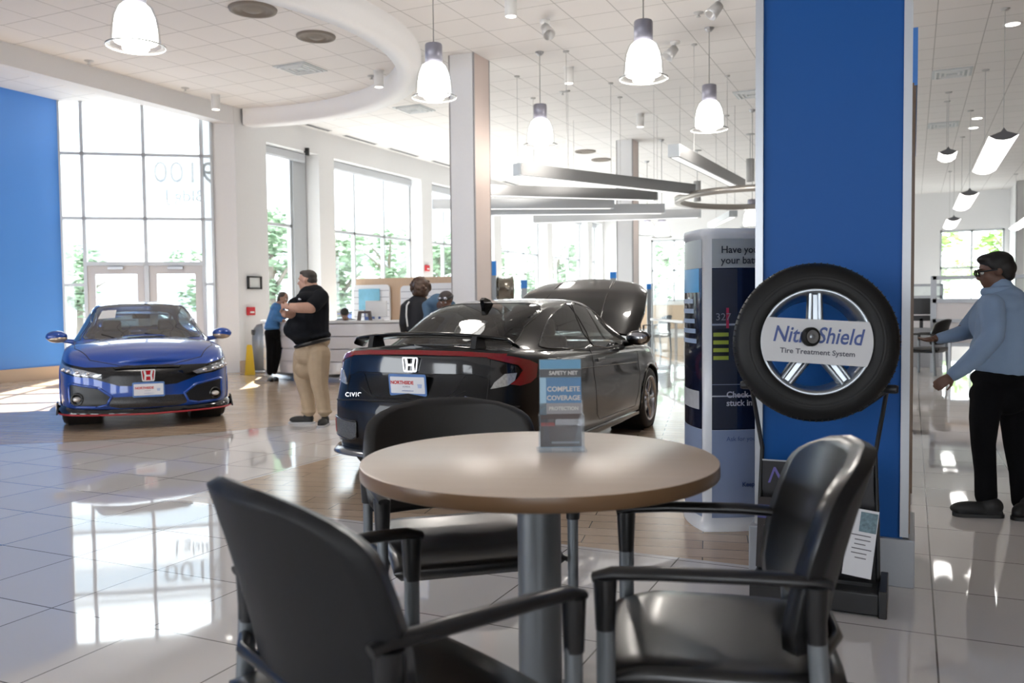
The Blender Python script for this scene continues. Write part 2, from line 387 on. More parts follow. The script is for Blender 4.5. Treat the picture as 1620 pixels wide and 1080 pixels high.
# unseen wall behind the camera, its openings added for fill light
mb = MB(); x = -14.0; 
for a in (-12.5, -8.5, -4.5, 1.5, 5.0): mb.box(((x+a)/2, -9.1, ZC/2), (a-x, .2, ZC)); mb.box((a+1.2, -9.1, ZC-.5), (2.4, .2, 1.0)); mb.box((a+1.2, -9.1, .25), (2.4, .2, .5)); x = a+2.4
mb.box(((x+8.2)/2, -9.1, ZC/2), (8.2-x, .2, ZC)); struct('wall_front', mb, WALL)
# unseen wall right of the corridor, made brown to darken the coupe's reflections
struct('wall_right', MB().box((8.1, 12, ZC/2), (.2, 44, ZC)), mat('unseen_wall_brown', (.24, .17, .12), .5))
# ---------------------------------------------------------------- columns
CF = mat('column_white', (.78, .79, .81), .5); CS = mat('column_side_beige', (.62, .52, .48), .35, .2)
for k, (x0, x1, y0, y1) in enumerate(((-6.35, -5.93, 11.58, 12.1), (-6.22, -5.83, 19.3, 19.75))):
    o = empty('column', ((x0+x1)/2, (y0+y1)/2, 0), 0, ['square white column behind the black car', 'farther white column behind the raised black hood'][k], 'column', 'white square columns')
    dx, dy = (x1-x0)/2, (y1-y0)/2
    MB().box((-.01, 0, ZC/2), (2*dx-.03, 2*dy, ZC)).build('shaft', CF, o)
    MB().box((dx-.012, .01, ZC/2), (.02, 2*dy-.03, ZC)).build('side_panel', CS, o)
    t = MB()
    for sx, sy in ((1, -1), (1, 1), (-1, -1), (-1, 1)): t.box((sx*(dx-.006), sy*(dy-.004), ZC/2), (.02, .02, ZC))
    split_build(t, 'corner_trim', mat('trim_grey', (.33, .32, .33), .4), o)
# blue pillar at the right
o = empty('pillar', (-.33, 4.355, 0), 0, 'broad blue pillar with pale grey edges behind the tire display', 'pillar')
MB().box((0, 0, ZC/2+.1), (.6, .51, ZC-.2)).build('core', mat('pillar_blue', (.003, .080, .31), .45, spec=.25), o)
t = MB()
for sx in (-1, 1): t.box((sx*.307, -.24, ZC/2+.11), (.034, .07, ZC-.22))
split_build(t, 'edge_trim', mat('edge_trim_grey', (.50, .52, .55), .3, .5), o)
MB().box((.315, .03, 1.2), (.03, .47, 1.96)).build('side_panel', mat('pillar_side_brown', (.23, .16, .11), .3), o)
MB().box((0, 0, .105), (.70, .57, .21), bev=.006).build('baseboard', GREYB, o)
# partition wall behind the pillar
struct('wall_partition', MB().box((-.06, 7.6, 1.3), (.14, 3.0, 2.6)), mat('partition_wood', (.20, .13, .085), .35))
struct('trim_3', MB().box((-.06, 7.6, 2.78), (.16, 3.0, .36)), BLUE)
# ---------------------------------------------------------------- outside
PAV = mat('pavement', (.30, .30, .30), .9, noise=.15, scale=3)
struct('ground', MB().box((-20, 20, -.25), (160, 160, .1)), PAV)
# ================================================================ ceiling fixtures
LAMPW = mat('lamp_glass_lit', (.95, .95, .93), .3, emit=(1, .97, .92), estr=5.0)
LGLS = glassmat('lamp_clear_glass', (.97, .98, .98), .10)
LGREY = mat('lamp_socket_grey', (.30, .30, .36), .35, .3)
def pendant(c, label, sc=1.0, zb=3.62, light=True):
    o = empty('pendant_lamp', (c[0], c[1], zb), 0, label, 'lamp', 'bell-shaped pendant lamps')
    r = .215*sc
    MB().lathe([(.02, .36*sc), (r*.48, .36*sc), (r*.62, .33*sc), (r*.78, .25*sc), (r*.86, .15*sc), (r*.88, .04*sc), (r*.84, .02*sc), (r*.5, .03*sc), (.01, .03*sc)], n=32).build('lamp_shade', LAMPW, o)
    MB().lathe([(r*.56, .37*sc), (r*.72, .33*sc), (r*.88, .24*sc), (r*.96, .12*sc), (r*1.0, .02*sc), (r*1.18, -.012*sc), (r*1.19, -.018*sc), (r*.99, .0)], n=32).build('glass_bell', LGLS, o)
    MB().lathe([(r*1.17, -.010*sc), (r*1.205, -.010*sc), (r*1.205, -.022*sc), (r*1.17, -.022*sc), (r*1.17, -.010*sc)], n=32).build('rim', mat('rim_grey', (.35, .36, .36), .25, .6), o)
    MB().lathe([(.0, .36*sc), (r*.46, .36*sc), (r*.46, .57*sc), (r*.42, .585*sc), (0, .585*sc)], n=24).build('socket_housing', LGREY, o)
    h = ZC-zb
    MB().tube([(0, 0, .58*sc), (0, 0, h-.03)], .007, 8).build('stem', mat('stem_grey', (.4, .4, .4), .3, .7), o)
    MB().lathe([(0, h-.05), (.03, h-.05), (.065, h-.01), (.065, h), (0, h)], n=20).build('canopy', STEEL, o)
    if light:
        l = bpy.data.lights.new('lamp_light', 'POINT'); l.energy = 38; l.shadow_soft_size = .16; l.color = (1, .93, .85)
        lo = bpy.data.objects.new('lamp_light', l); COL.objects.link(lo); lo.location = (0, 0, -.12); lo.parent = o
    return o
for (px, py), lb in (((215, 71), 'large lit pendant lamp at the upper left inside the ceiling ring'), ((687, 152), 'lit pendant lamp hanging just left of the nearer white column'),
                     ((1018, 122), 'lit pendant lamp nearest to the left of the blue pillar'), ((855, 228), 'lit pendant lamp hanging right of the nearer white column'),
                     ((1122, 203), 'lit pendant lamp close beside the left edge of the blue pillar')):
    p = onz(px, py, 3.62); pendant((p.x, p.y), lb)
for (px, py), lb in (((1024, 371), 'small far pendant lamp, leftmost of the three near the back wall'), ((1047, 374), 'small far pendant lamp, rightmost of the pair above the far window'), ((1190, 358), 'far pendant lamp partly hidden by the left edge of the blue pillar')):
    p = dep(px, py, {1024: 23.0, 1047: 20.0}.get(px, 17)); pendant((p.x, p.y), lb, .9, p.z, False)
DLW = mat('downlight_white', (.80, .80, .79), .4); DLE = mat('downlight_lens', (.9, .9, .85), .4, emit=(1, .96, .88), estr=6)
def downlight(px, py, label, r=.075, h=.26, m=DLW, lit=True, drop=0.0, group='surface cylinder downlights'):
    p = onz(px, py, ZC); o = empty('cylinder_downlight', (p.x, p.y, ZC), 0, label, 'ceiling light', group)
    MB().lathe([(0, -drop), (r, -drop), (r, -h-drop), (r*.85, -h-drop), (r*.8, -h+.03-drop), (0, -h+.03-drop)], n=24).build('housing', m, o)
    MB().lathe([(0, -.012), (r*1.15, -.012), (r*1.15, 0), (0, 0)], n=24).build('mount_plate', m, o)
    if drop: MB().tube([(0, 0, 0), (0, 0, -drop-.01)], .008, 8).build('stem', STEEL, o)
    if lit: MB().lathe([(0, -h+.02-drop), (r*.8, -h+.02-drop), (r*.8, -h+.005-drop), (0, -h+.005-drop)], n=24).build('lens', DLE, o)
    return o
for px, py, lb, d in ((808, -8, 'white cylinder downlight at the top edge above the two columns', 0), (599, 112, 'white cylinder downlight inside the curve of the ceiling ring', 0), (341, 150, 'white cylinder downlight beside the bulkhead over the entrance', 0),
                   (900, 106, 'white cylinder downlight between the two white columns', 0), (1013, 180, 'small white cylinder downlight right above the farther column', 0),
                   ):
    downlight(px, py, lb, drop=d)
downlight(1103, 238, 'grey cylinder downlight hanging under the slanting light beam', .09, .5, mat('downlight_grey', (.38, .38, .38), .4), False, .75)
downlight(1187, 212, 'grey cylinder downlight hanging beside the left edge of the blue pillar', .09, .5, mat('downlight_grey', (.38, .38, .38), .4), False, .55)
def spot(px, py, label, sx):
    p = onz(px, py, ZC); o = empty('ceiling_spotlight', (p.x, p.y, ZC), 0, label, 'spotlight', 'adjustable ceiling spotlights')
    MB().lathe([(0, -.03), (.07, -.03), (.07, 0), (0, 0)], n=20).tube([(0, 0, -.02), (0, 0, -.10)], .015, 8).build('mount', DLW, o)
    R = Matrix.Rotation(radians(35*sx), 3, 'Y') @ Matrix.Rotation(radians(-25), 3, 'X')
    MB().lathe([(0, .0), (.06, 0), (.085, -.18), (.075, -.18), (.05, -.1), (0, -.1)], (0, 0, -.09), n=20, mtx=R).build('lamp_head', mat('spot_silver', (.62, .62, .62), .3, .3), o)
spot(862, 32, 'adjustable ceiling spotlight in the upper middle, left of the near pendant lamp', -1); spot(1138, -4, 'adjustable ceiling spotlight at the top edge beside the blue pillar', 1); spot(1068, 66, 'adjustable ceiling spotlight between the two pendant lamps left of the blue pillar', 1)
# ceiling discs: round diffusers, sprinklers, sensors
VB = mat('vent_brown', (.22, .19, .165), .7)
for px, py, rr_, lb in ((400, 14, .30, 'round brown ceiling diffuser at the top inside the ring, nearer one'), (500, 57, .27, 'round brown ceiling diffuser inside the ring, farther one'),
                    (926, 239, .26, 'small brown round diffuser above the light beams, left one'), (951, 252, .26, 'small brown round diffuser above the light beams, right one')):
    p = onz(px, py, ZC); o = tag(MB().lathe([(rr_, 0), (rr_*.97, -.025), (rr_*.8, -.03), (rr_*.75, -.01), (rr_*.55, -.035), (rr_*.5, -.012), (rr_*.25, -.04), (0, -.04)], n=36).build('round_diffuser', VB), lb, 'vent', 'round ceiling diffusers'); o.location = (p.x, p.y, ZC)
for px, py, lb in ((475, 108, 'pale square diffuser inside the ceiling ring'), (655, 172, 'pale square diffuser beyond the ceiling ring, left of the column'), (1506, 115, 'square ceiling diffuser right of the blue pillar, nearest one'), (1492, 197, 'farther square ceiling diffuser right of the blue pillar'), (1190, 148, 'square ceiling diffuser half hidden by the left edge of the blue pillar')):
    p = onz(px, py, ZC); o = empty('square_diffuser', (p.x, p.y, ZC), 0, lb, 'vent', 'square ceiling diffusers')
    MB().box((0, 0, -.006), (.6, .6, .012)).build('frame', mat('diffuser_frame', (.52, .56, .58), .5), o)
    g = MB()
    for k, q in enumerate((.24, .17, .10)):
        for a in range(4):
            R = Matrix.Rotation(a*pi/2, 3, 'Z'); g.box(R@Vector((q, 0, -.022)), (.03, 2*q, .02), a*pi/2)
    g.build('louvre', mat('diffuser_louvre', (.72, .74, .75), .5), o)
for px, py, lb in ((1105, 20, 'tiny sprinkler head near the top, left of the blue pillar'), (588, 120, 'tiny sprinkler head inside the ring beside the cylinder downlight'), (293, 139, 'tiny sprinkler head above the entrance bulkhead'), (141, 96, 'tiny sprinkler head at the upper left above the blue wall'), (890, 145, 'tiny sprinkler head between the two pendant lamps behind the columns')):
    p = onz(px, py, ZC); o = tag(MB().lathe([(.07, 0), (.06, -.012), (.015, -.014), (.012, -.05), (.03, -.052), (.03, -.056), (0, -.056)], n=16).build('sprinkler_head', mat('sprinkler', (.5, .5, .5), .4)), lb, 'sprinkler', 'ceiling sprinkler heads'); o.location = (p.x, p.y, ZC)
for px, py, lb in ((1602, 38, 'lit round recessed downlight nearest on the right-hand ceiling'), (1546, 187, 'lit round recessed downlight above the long fluorescent pendant, nearer one'), (1540, 202, 'lit round recessed downlight above the long fluorescent pendant, farther one')):
    p = onz(px, py, ZC); o = empty('recessed_downlight', (p.x, p.y, ZC), 0, lb, 'ceiling light', 'recessed round downlights')
    MB().lathe([(.085, -.002), (.11, -.012), (.12, 0)], n=28).build('trim_ring', WHITE, o); MB().lathe([(0, -.006), (.09, -.006), (.09, 0), (0, 0)], n=28).build('lens', DLE, o)
# ---------------------------------------------------------------- suspended linear light beams
BM = mat('beam_grey', (.27, .275, .28), .32, .6); BM2 = mat('beam_pale', (.62, .65, .67), .35, .3); BE = mat('beam_end', (.62, .68, .72), .4); DIF = mat('beam_diffuser', (.86, .86, .86), .5, emit=(1, 1, 1), estr=.6)
def beam(A, B, label, m=BM, h=.17, wd=.16, wires=2):
    A = Vector(A); B = Vector(B); d = B-A; Ln = d.length; ang = atan2(d.y, d.x)
    o = empty('linear_light_beam', (A+B)/2, ang, label, 'ceiling light', 'suspended linear light beams')
    MB().box((0, 0, 0), (Ln-.02, wd, h)).build('housing', m, o)
    split_build(MB().box((-Ln/2, 0, 0), (.02, wd, h)).box((Ln/2, 0, 0), (.02, wd, h)), 'end_cap', BE, o)
    MB().box((0, 0, -h/2-.002), (Ln-.1, wd*.6, .008)).build('diffuser', DIF, o)
    t = MB()
    for k in range(wires):
        x = Ln*((k+.5)/wires-.5); t.tube([(x, 0, h/2), (x, 0, ZC-A.z)], .004, 6); t.lathe([(0.004, ZC-A.z-.02), (.04, ZC-A.z-.02), (.05, ZC-A.z), (0, ZC-A.z)], (x, 0, 0), n=6)
    split_build(t, 'suspension_wire', mat('wire_grey', (.45, .45, .45), .4), o)
def zp(px, py, z): return onz(px, py, z)
ZL = 3.15
beam(zp(818, 268, ZL), zp(1095, 300, ZL), 'grey suspended light beam with a pale end, highest and nearest of the beams')
beam(zp(742, 300, ZL-.05), zp(1037, 309, ZL-.05), 'second grey suspended light beam, passing behind the nearer column')
beam(zp(685, 323, ZL-.15), zp(970, 322, ZL-.15), 'third grey suspended light beam showing on both sides of the nearer column', BM2)
beam(zp(845, 350, ZL-.2), zp(1108, 333, ZL-.1), 'pale suspended light beam rising to the right behind the farther column', BM2)
beam(zp(1066, 238, ZL+.15), zp(1172, 292, ZL+.15), 'grey suspended light beam pointing down toward the blue pillar', BM)
beam(zp(777, 333, ZL-.2), zp(1050, 330, ZL-.2), 'pale suspended light beam just below the third grey one', BM2)
beam(zp(1125, 356, ZL-.2), zp(1160, 338, ZL-.2), 'short pale suspended light beam under the hanging ring', BM2, h=.12)
p = zp(1205, 313, 3.05)
o = empty('hanging_ring', (p.x, p.y, 3.05), 0, 'thin grey suspended ring hanging beside the blue pillar', 'ceiling light')
MB().lathe([(1.40, -.05), (1.50, -.05), (1.50, .05), (1.40, .05), (1.40, -.05)], n=72).build('ring', mat('ring_metal', (.40, .38, .35), .3, .7), o)
t = MB()
for a in range(4): t.tube([(1.45*cos(a*pi/2+.5), 1.45*sin(a*pi/2+.5), .06), (1.45*cos(a*pi/2+.5), 1.45*sin(a*pi/2+.5), ZC-3.05)], .004, 6)
split_build(t, 'suspension_wire', mat('wire_grey'), o)
# ---------------------------------------------------------------- fluorescent pendants on the right
FLE = mat('fluorescent_diffuser', (.95, .95, .95), .5, emit=(1, .97, .93), estr=4.0); FDK = mat('fluorescent_end', (.10, .10, .11), .4)
def fluo(px, py, L_, label, z=3.35, wd=.34, dx=0):
    p = onz(px, py, z); o = empty('fluorescent_pendant', (p.x, p.y, z), dx, label, 'ceiling light', 'long fluorescent pendants over the corridor')
    prof = [(-wd/2, .0), (-wd*.25, -.05), (0, -.062), (wd*.25, -.05), (wd/2, 0)]
    MB().grid([[(x, y, zz) for x, zz in prof] for y in (0, L_)]).build('diffuser', FLE, o)
    c = MB()
    for y in (0, L_): c.prism(prof+[(wd*.1, .05), (0, .1), (-wd*.1, .05)], y-.01, y+.01, lambda x, q, h: (x, h, q))
    split_build(c, 'end_cap', FDK, o)
    MB().grid([[(x, y, .004+.045*(1-abs(x)/(wd/2))) for x in (-wd/2, 0, wd/2)] for y in (0, L_)]).build('top_shell', mat('fluo_shell', (.5, .5, .5), .4, .3), o)
    r_ = MB(); n = max(2, int(L_/.62))
    for k in range(1, n): r_.grid([[(x, y, zz-.004) for x, zz in prof] for y in (L_*k/n-.012, L_*k/n+.012)])
    r_.build('cross_rib', mat('rib_grey', (.6, .6, .62), .5), o)
    t = MB()
    for y in (.06, L_-.06): t.tube([(0, y, .05), (0, y, ZC-z)], .005, 6); t.lathe([(0, ZC-z-.02), (.05, ZC-z-.015), (.06, ZC-z), (0, ZC-z)], (0, y, 0), n=14)
    split_build(t, 'suspension_wire', mat('wire_grey'), o)
fluo(1588, 214, 3.4, 'largest lit fluorescent pendant over the corridor, above the man in the pale blue shirt')
fluo(1534, 305, 3.2, 'middle lit fluorescent pendant in the row receding down the corridor'); fluo(1509, 346, 3.0, 'farthest lit fluorescent pendant in the row, just left of the far window')
fluo(1640, 338, 5.0, 'lit fluorescent pendant at the right edge pointing at the far window')
fluo(1500, 240, .9, 'small dark fluorescent pendant end beside the long lit one', 3.9, .3)
# ================================================================ cars
def crom(P, n, lin=False):
    """Catmull-Rom through rows of P (k x d), n samples per span"""
    P = np.array(P, float); k = len(P); out = []
    for i in range(k-1):
        p0 = P[max(i-1, 0)]; p1 = P[i]; p2 = P[i+1]; p3 = P[min(i+2, k-1)]
        for j in range(n):
            t = j/n
            out.append(p1+(p2-p1)*t if lin else .5*((2*p1)+(-p0+p2)*t+(2*p0-5*p1+4*p2-p3)*t*t+(-p0+3*p1-3*p2+p3)*t**3))
    out.append(P[-1]); return np.array(out)
def inpoly(x, y, poly):
    c = False; n = len(poly); j = n-1
    for i in range(n):
        xi, yi = poly[i]; xj, yj = poly[j]
        if (yi > y) != (yj > y) and x < (xj-xi)*(y-yi)/(yj-yi)+xi: c = not c
        j = i
    return c
def smoothpoly(poly, n=4):
    P = np.array(list(poly)); k = len(P); out = []
    for i in range(k):
        p0, p1, p2, p3 = P[i-1], P[i], P[(i+1) % k], P[(i+2) % k]
        for j in range(n):
            t = j/n; out.append(tuple(.5*((2*p1)+(-p0+p2)*t+(2*p0-5*p1+4*p2-p3)*t*t+(-p0+3*p1-3*p2+p3)*t**3)))
    return out
class Shell:
    """collects the painted surfaces of a car and lets shapes be laid onto them"""
    def __init__(s): s.v = []; s.f = []
    def add(s, mb):
        o = len(s.v); s.v += mb.v; s.f += [[o+i for i in f] for f in mb.f]
    def bvh(s): s.t = BVHTree.FromPolygons([Vector(v) for v in s.v], s.f); return s
    def hit(s, p, d):
        h = s.t.ray_cast(p, d, 8); return h[0]
    def decal(s, poly, view, off=.004, res=.03, skirt=.012, mb=None, depthlimit=None):
        """poly in the 2-D frame of view ('rear','front','left','right','top' or (origin,dir,right,up))"""
        V = {'rear': ((-5, 0, 0), (1, 0, 0), (0, 1, 0), (0, 0, 1)), 'front': ((5, 0, 0), (-1, 0, 0), (0, 1, 0), (0, 0, 1)),
             'left': ((0, 4, 0), (0, -1, 0), (1, 0, 0), (0, 0, 1)), 'right': ((0, -4, 0), (0, 1, 0), (1, 0, 0), (0, 0, 1)), 'top': ((0, 0, 5), (0, 0, -1), (1, 0, 0), (0, 1, 0))}
        o_, d, r, u = [Vector(q) for q in (V[view] if isinstance(view, str) else view)]
        n0 = len(poly); pts = []
        for i in range(n0):
            a = Vector(poly[i]); b = Vector(poly[(i+1) % n0]); k = max(1, int((b-a).length/res))
            for j in range(k): pts.append(a.lerp(b, j/k))
        nb = len(pts); edges = [(i, (i+1) % nb) for i in range(nb)]
        xs = [p[0] for p in poly]; ys = [p[1] for p in poly]; x = min(xs)+res*.5
        while x < max(xs):
            y = min(ys)+res*.5
            while y < max(ys):
                if inpoly(x, y, poly) and min((Vector((x, y))-q).length for q in pts) > res*.45: pts.append(Vector((x, y)))
                y += res
            x += res
        v2, _, f2, _, _, _ = delaunay_2d_cdt(pts, edges, [], 1, 1e-6)
        P = []; last = None
        for q in v2:
            o = o_+r*q.x+u*q.y; h = s.hit(o, d)
            if h is None or (depthlimit is not None and (h-o).dot(d) > depthlimit):
                P.append(None)
            else: P.append(h-d*off)
        good = [p for p in P if p is not None]
        if not good: return mb or MB()
        for i, p in enumerate(P):
            if p is None:
                o = o_+r*v2[i].x+u*v2[i].y; b = min(good, key=lambda g: (g-o-d*((g-o).dot(d))).length); P[i] = o+d*((b-o).dot(d))
        mb = mb or MB()
        up = r.cross(u).dot(d) < 0
        mb.add(P, [tuple(f) if up else tuple(f)[::-1] for f in f2], smooth=True)
        cnt = {}
        for f in f2:
            for a, b in zip(f, list(f[1:])+[f[0]]): cnt[(a, b)] = 1
        bd = [(a, b) for a, b in cnt if (b, a) not in cnt]
        vs = []; fs = []
        for a, b in bd: i = len(vs); vs += [P[a], P[b], P[b]+d*skirt, P[a]+d*skirt]; fs.append((i+1, i, i+3, i+2) if up else (i, i+1, i+2, i+3))
        mb.add(vs, fs, smooth=False); return mb
    def line(s, pts, view, r=.004, off=.0, n=6, mb=None):
        V = {'rear': ((-5, 0, 0), (1, 0, 0), (0, 1, 0), (0, 0, 1)), 'front': ((5, 0, 0), (-1, 0, 0), (0, 1, 0), (0, 0, 1)),
             'left': ((0, 4, 0), (0, -1, 0), (1, 0, 0), (0, 0, 1)), 'right': ((0, -4, 0), (0, 1, 0), (1, 0, 0), (0, 0, 1)), 'top': ((0, 0, 5), (0, 0, -1), (1, 0, 0), (0, 1, 0))}
        o_, d, rr_, u = [Vector(q) for q in (V[view] if isinstance(view, str) else view)]; out = []
        for a, b in zip(pts[:-1], pts[1:]):
            a = Vector(a); b = Vector(b); k = max(1, int((b-a).length/.04))
            for j in range(k+1):
                q = a.lerp(b, j/k); h = s.hit(o_+rr_*q.x+u*q.y, d)
                if h is not None and (not out or (h-out[-1]).length > .003): out.append(h-d*off)
        mb = mb or MB()
        if len(out) > 1: mb.tube(out, r, n)
        return mb
def car_shell(cfg):
    """returns meshes (numpy grids) of body sides, caps and greenhouse for the full car"""
    X = np.array(cfg['x']); Y = np.array(cfg['y']); NS = cfg.get('ns', 8)
    rows = []
    for (z, ys, xr, xf, yadd) in cfg['levels']:
        z = np.array(z) if isinstance(z, (list, tuple)) else np.full(len(X), float(z))
        ysc = np.array(ys) if isinstance(ys, (list, tuple)) else np.full(len(X), float(ys))
        t = np.clip((-X-1.4)/.85, 0, 1)**1.0; tf = np.clip((X-1.4)/.85, 0, 1)
        rows.append(np.stack([X+xr*t-xf*tf, Y*ysc, z], 1))
    cols = [crom(r, NS) for r in rows]                      # along the car
    G = crom(np.stack(cols).reshape(len(rows), -1), cfg.get('nl', 5)).reshape(-1, cols[0].shape[0], 3)
    return G
def mesh_filter(mb, keep, snap=None):
    """drop faces whose centre fails keep(); optional snap(v)->v"""
    out = MB(); idx = {}
    V = [Vector(v) for v in mb.v]
    for f in mb.f:
        c = sum((V[i] for i in f), Vector())/len(f)
        if not keep(c): continue
        g = []
        for i in f:
            if i not in idx:
                idx[i] = len(out.v); v = V[i]; out.v.append(tuple(snap(v) if snap else v))
            g.append(idx[i])
        out.f.append(g); out.mi.append(0); out.sm.append(True)
    return out
def wheel(parent, c, side, R=.325, rim=.235, wd=.235, spokes=5, matr=None, steer=0, twin=True):
    """side +1: outer face towards +y. returns the wheel as part with sub-parts"""
    TY = mat('tyre_rubber', (.018, .018, .019), .55, noise=.1, scale=60)
    o = MB(); h = wd/2
    prof = [(rim, -h*.95), (rim+.01, -h), (R-.055, -h*1.02), (R-.02, -h*.93), (R-.004, -h*.78), (R, -h*.5), (R, -.03), (R-.008, -.026), (R-.008, -.018), (R, -.014), (R, .014), (R-.008, .018), (R-.008, .026), (R, .03), (R, h*.5), (R-.004, h*.78), (R-.02, h*.93), (R-.055, h*1.02), (rim+.01, h), (rim, h*.95), (rim-.01, 0), (rim, -h*.95)]
    o.lathe(prof, axis='y', n=56)
    t = o.build('wheel', TY, parent, c, steer)
    m = MB(); sg = side
    m.lathe([(rim+.006, sg*h*.93), (rim+.004, sg*h*1.0), (rim-.012, sg*h*.98), (rim-.02, sg*h*.8), (rim-.03, -sg*h*.8)], axis='y', n=48)
    def spoke(a0, a1, r1, r2, w1, w2, mm):
        R_ = Matrix.Rotation(a0, 3, 'Y'); k = a1
        P = []
        for rr_, wv, dy in ((r1, w1, .0), ((r1+r2)/2, (w1+w2)/2, .012), (r2, w2, .0)):
            y1 = sg*(h*.86+dy-.02*(1-rr_/rim)); off = k*(rr_-r1)
            P.append([R_@Vector((rr_, y1-sg*.045, off-wv)), R_@Vector((rr_, y1, off-wv*.8)), R_@Vector((rr_, y1, off+wv*.8)), R_@Vector((rr_, y1-sg*.045, off+wv))])
        mm.grid(P, closed=True)
    for k in range(spokes):
        a = 2*pi*k/spokes
        if twin:
            spoke(a-.10, -.18, .045, rim-.012, .020, .012, m); spoke(a+.10, .18, .045, rim-.012, .020, .012, m)
        else: spoke(a, 0, .045, rim-.012, .030, .022, m)
    m.lathe([(.0, sg*(h*.80)), (.055, sg*h*.80), (.065, sg*h*.72), (.065, sg*h*.3)], axis='y', n=24)
    m.build('rim', matr, t)
    d = MB().lathe([(.0, sg*h*.15), (.165, sg*h*.15), (.165, sg*h*.25), (0, sg*h*.25)], axis='y', n=40)
    d.build('brake_disc', mat('brake_disc', (.22, .22, .23), .35, .9), t)
    return t
def honda_h(name, c, right, up, w, h, m, parent, back=None, th=.012):
    """upright H badge inside a rounded trapezoid frame"""
    M = plane_mtx(c, right, up); mb = MB(); f = lambda x, y, z: M@Vector((x, y, z))
    def fr(s): return [(-w*.46*s, h*.5*s), (w*.46*s, h*.5*s), (w*.50*s, h*.42*s), (w*.42*s, -h*.42*s), (w*.36*s, -h*.5*s), (-w*.36*s, -h*.5*s), (-w*.42*s, -h*.42*s), (-w*.50*s, h*.42*s)]
    A, B = fr(1), fr(.84); n = len(A)
    for i in range(n):
        j = (i+1) % n; mb.prism([A[i], A[j], B[j], B[i]], 0, th, f)
    for sx in (-1, 1):
        mb.prism([(sx*w*.33, h*.40), (sx*w*.18, h*.40), (sx*w*.13, h*.03), (sx*w*.13, -h*.03), (sx*w*.16, -h*.40), (sx*w*.29, -h*.40), (sx*w*.255, 0)][::sx], 0, th, f)
    mb.prism([(-w*.15, h*.05), (w*.15, h*.05), (w*.14, -h*.09), (-w*.14, -h*.09)], 0, th, f)
    e = mb.build(name, m, parent)
    if back: MB().prism(B, -.004, .003, f).build('badge_field', back, e)
    return e
def plate(c, right, up, parent, wd=.32, ht=.165, lines=()):
    M = plane_mtx(c, right, up); f = lambda x, y, z: M@Vector((x, y, z))
    o = MB().prism(rrect(wd, ht, .015), -.008, 0, f).build('dealer_plate', mat('plate_frame_blue', (.10, .22, .52), .3), parent)
    MB().prism(rrect(wd-.028, ht-.04, .006), 0, .002, f).build('plate_card', mat('plate_white', (.82, .83, .86), .4), o)
    text('plate_text', 'NORTHSIDE', .036, mat('plate_red', (.62, .03, .03), .4), o, M@Matrix.Translation((-.045, .018, .003)), bold=.0012)
    text('plate_text', 'HONDA', .017, mat('plate_grey', (.35, .35, .4), .4), o, M@Matrix.Translation((-.01, -.012, .003)))
    text('plate_text', 'northsidehonda.com', .012, mat('plate_blue', (.05, .12, .45), .4), o, M@Matrix.Translation((0, -.042, .003)))
    m = MB(); m.prism([(.085, .01), (.125, .01), (.12, -.02), (.09, -.02)], .002, .003, f); m.build('plate_mark', mat('plate_pale_blue', (.45, .55, .75), .4), o)
    return o
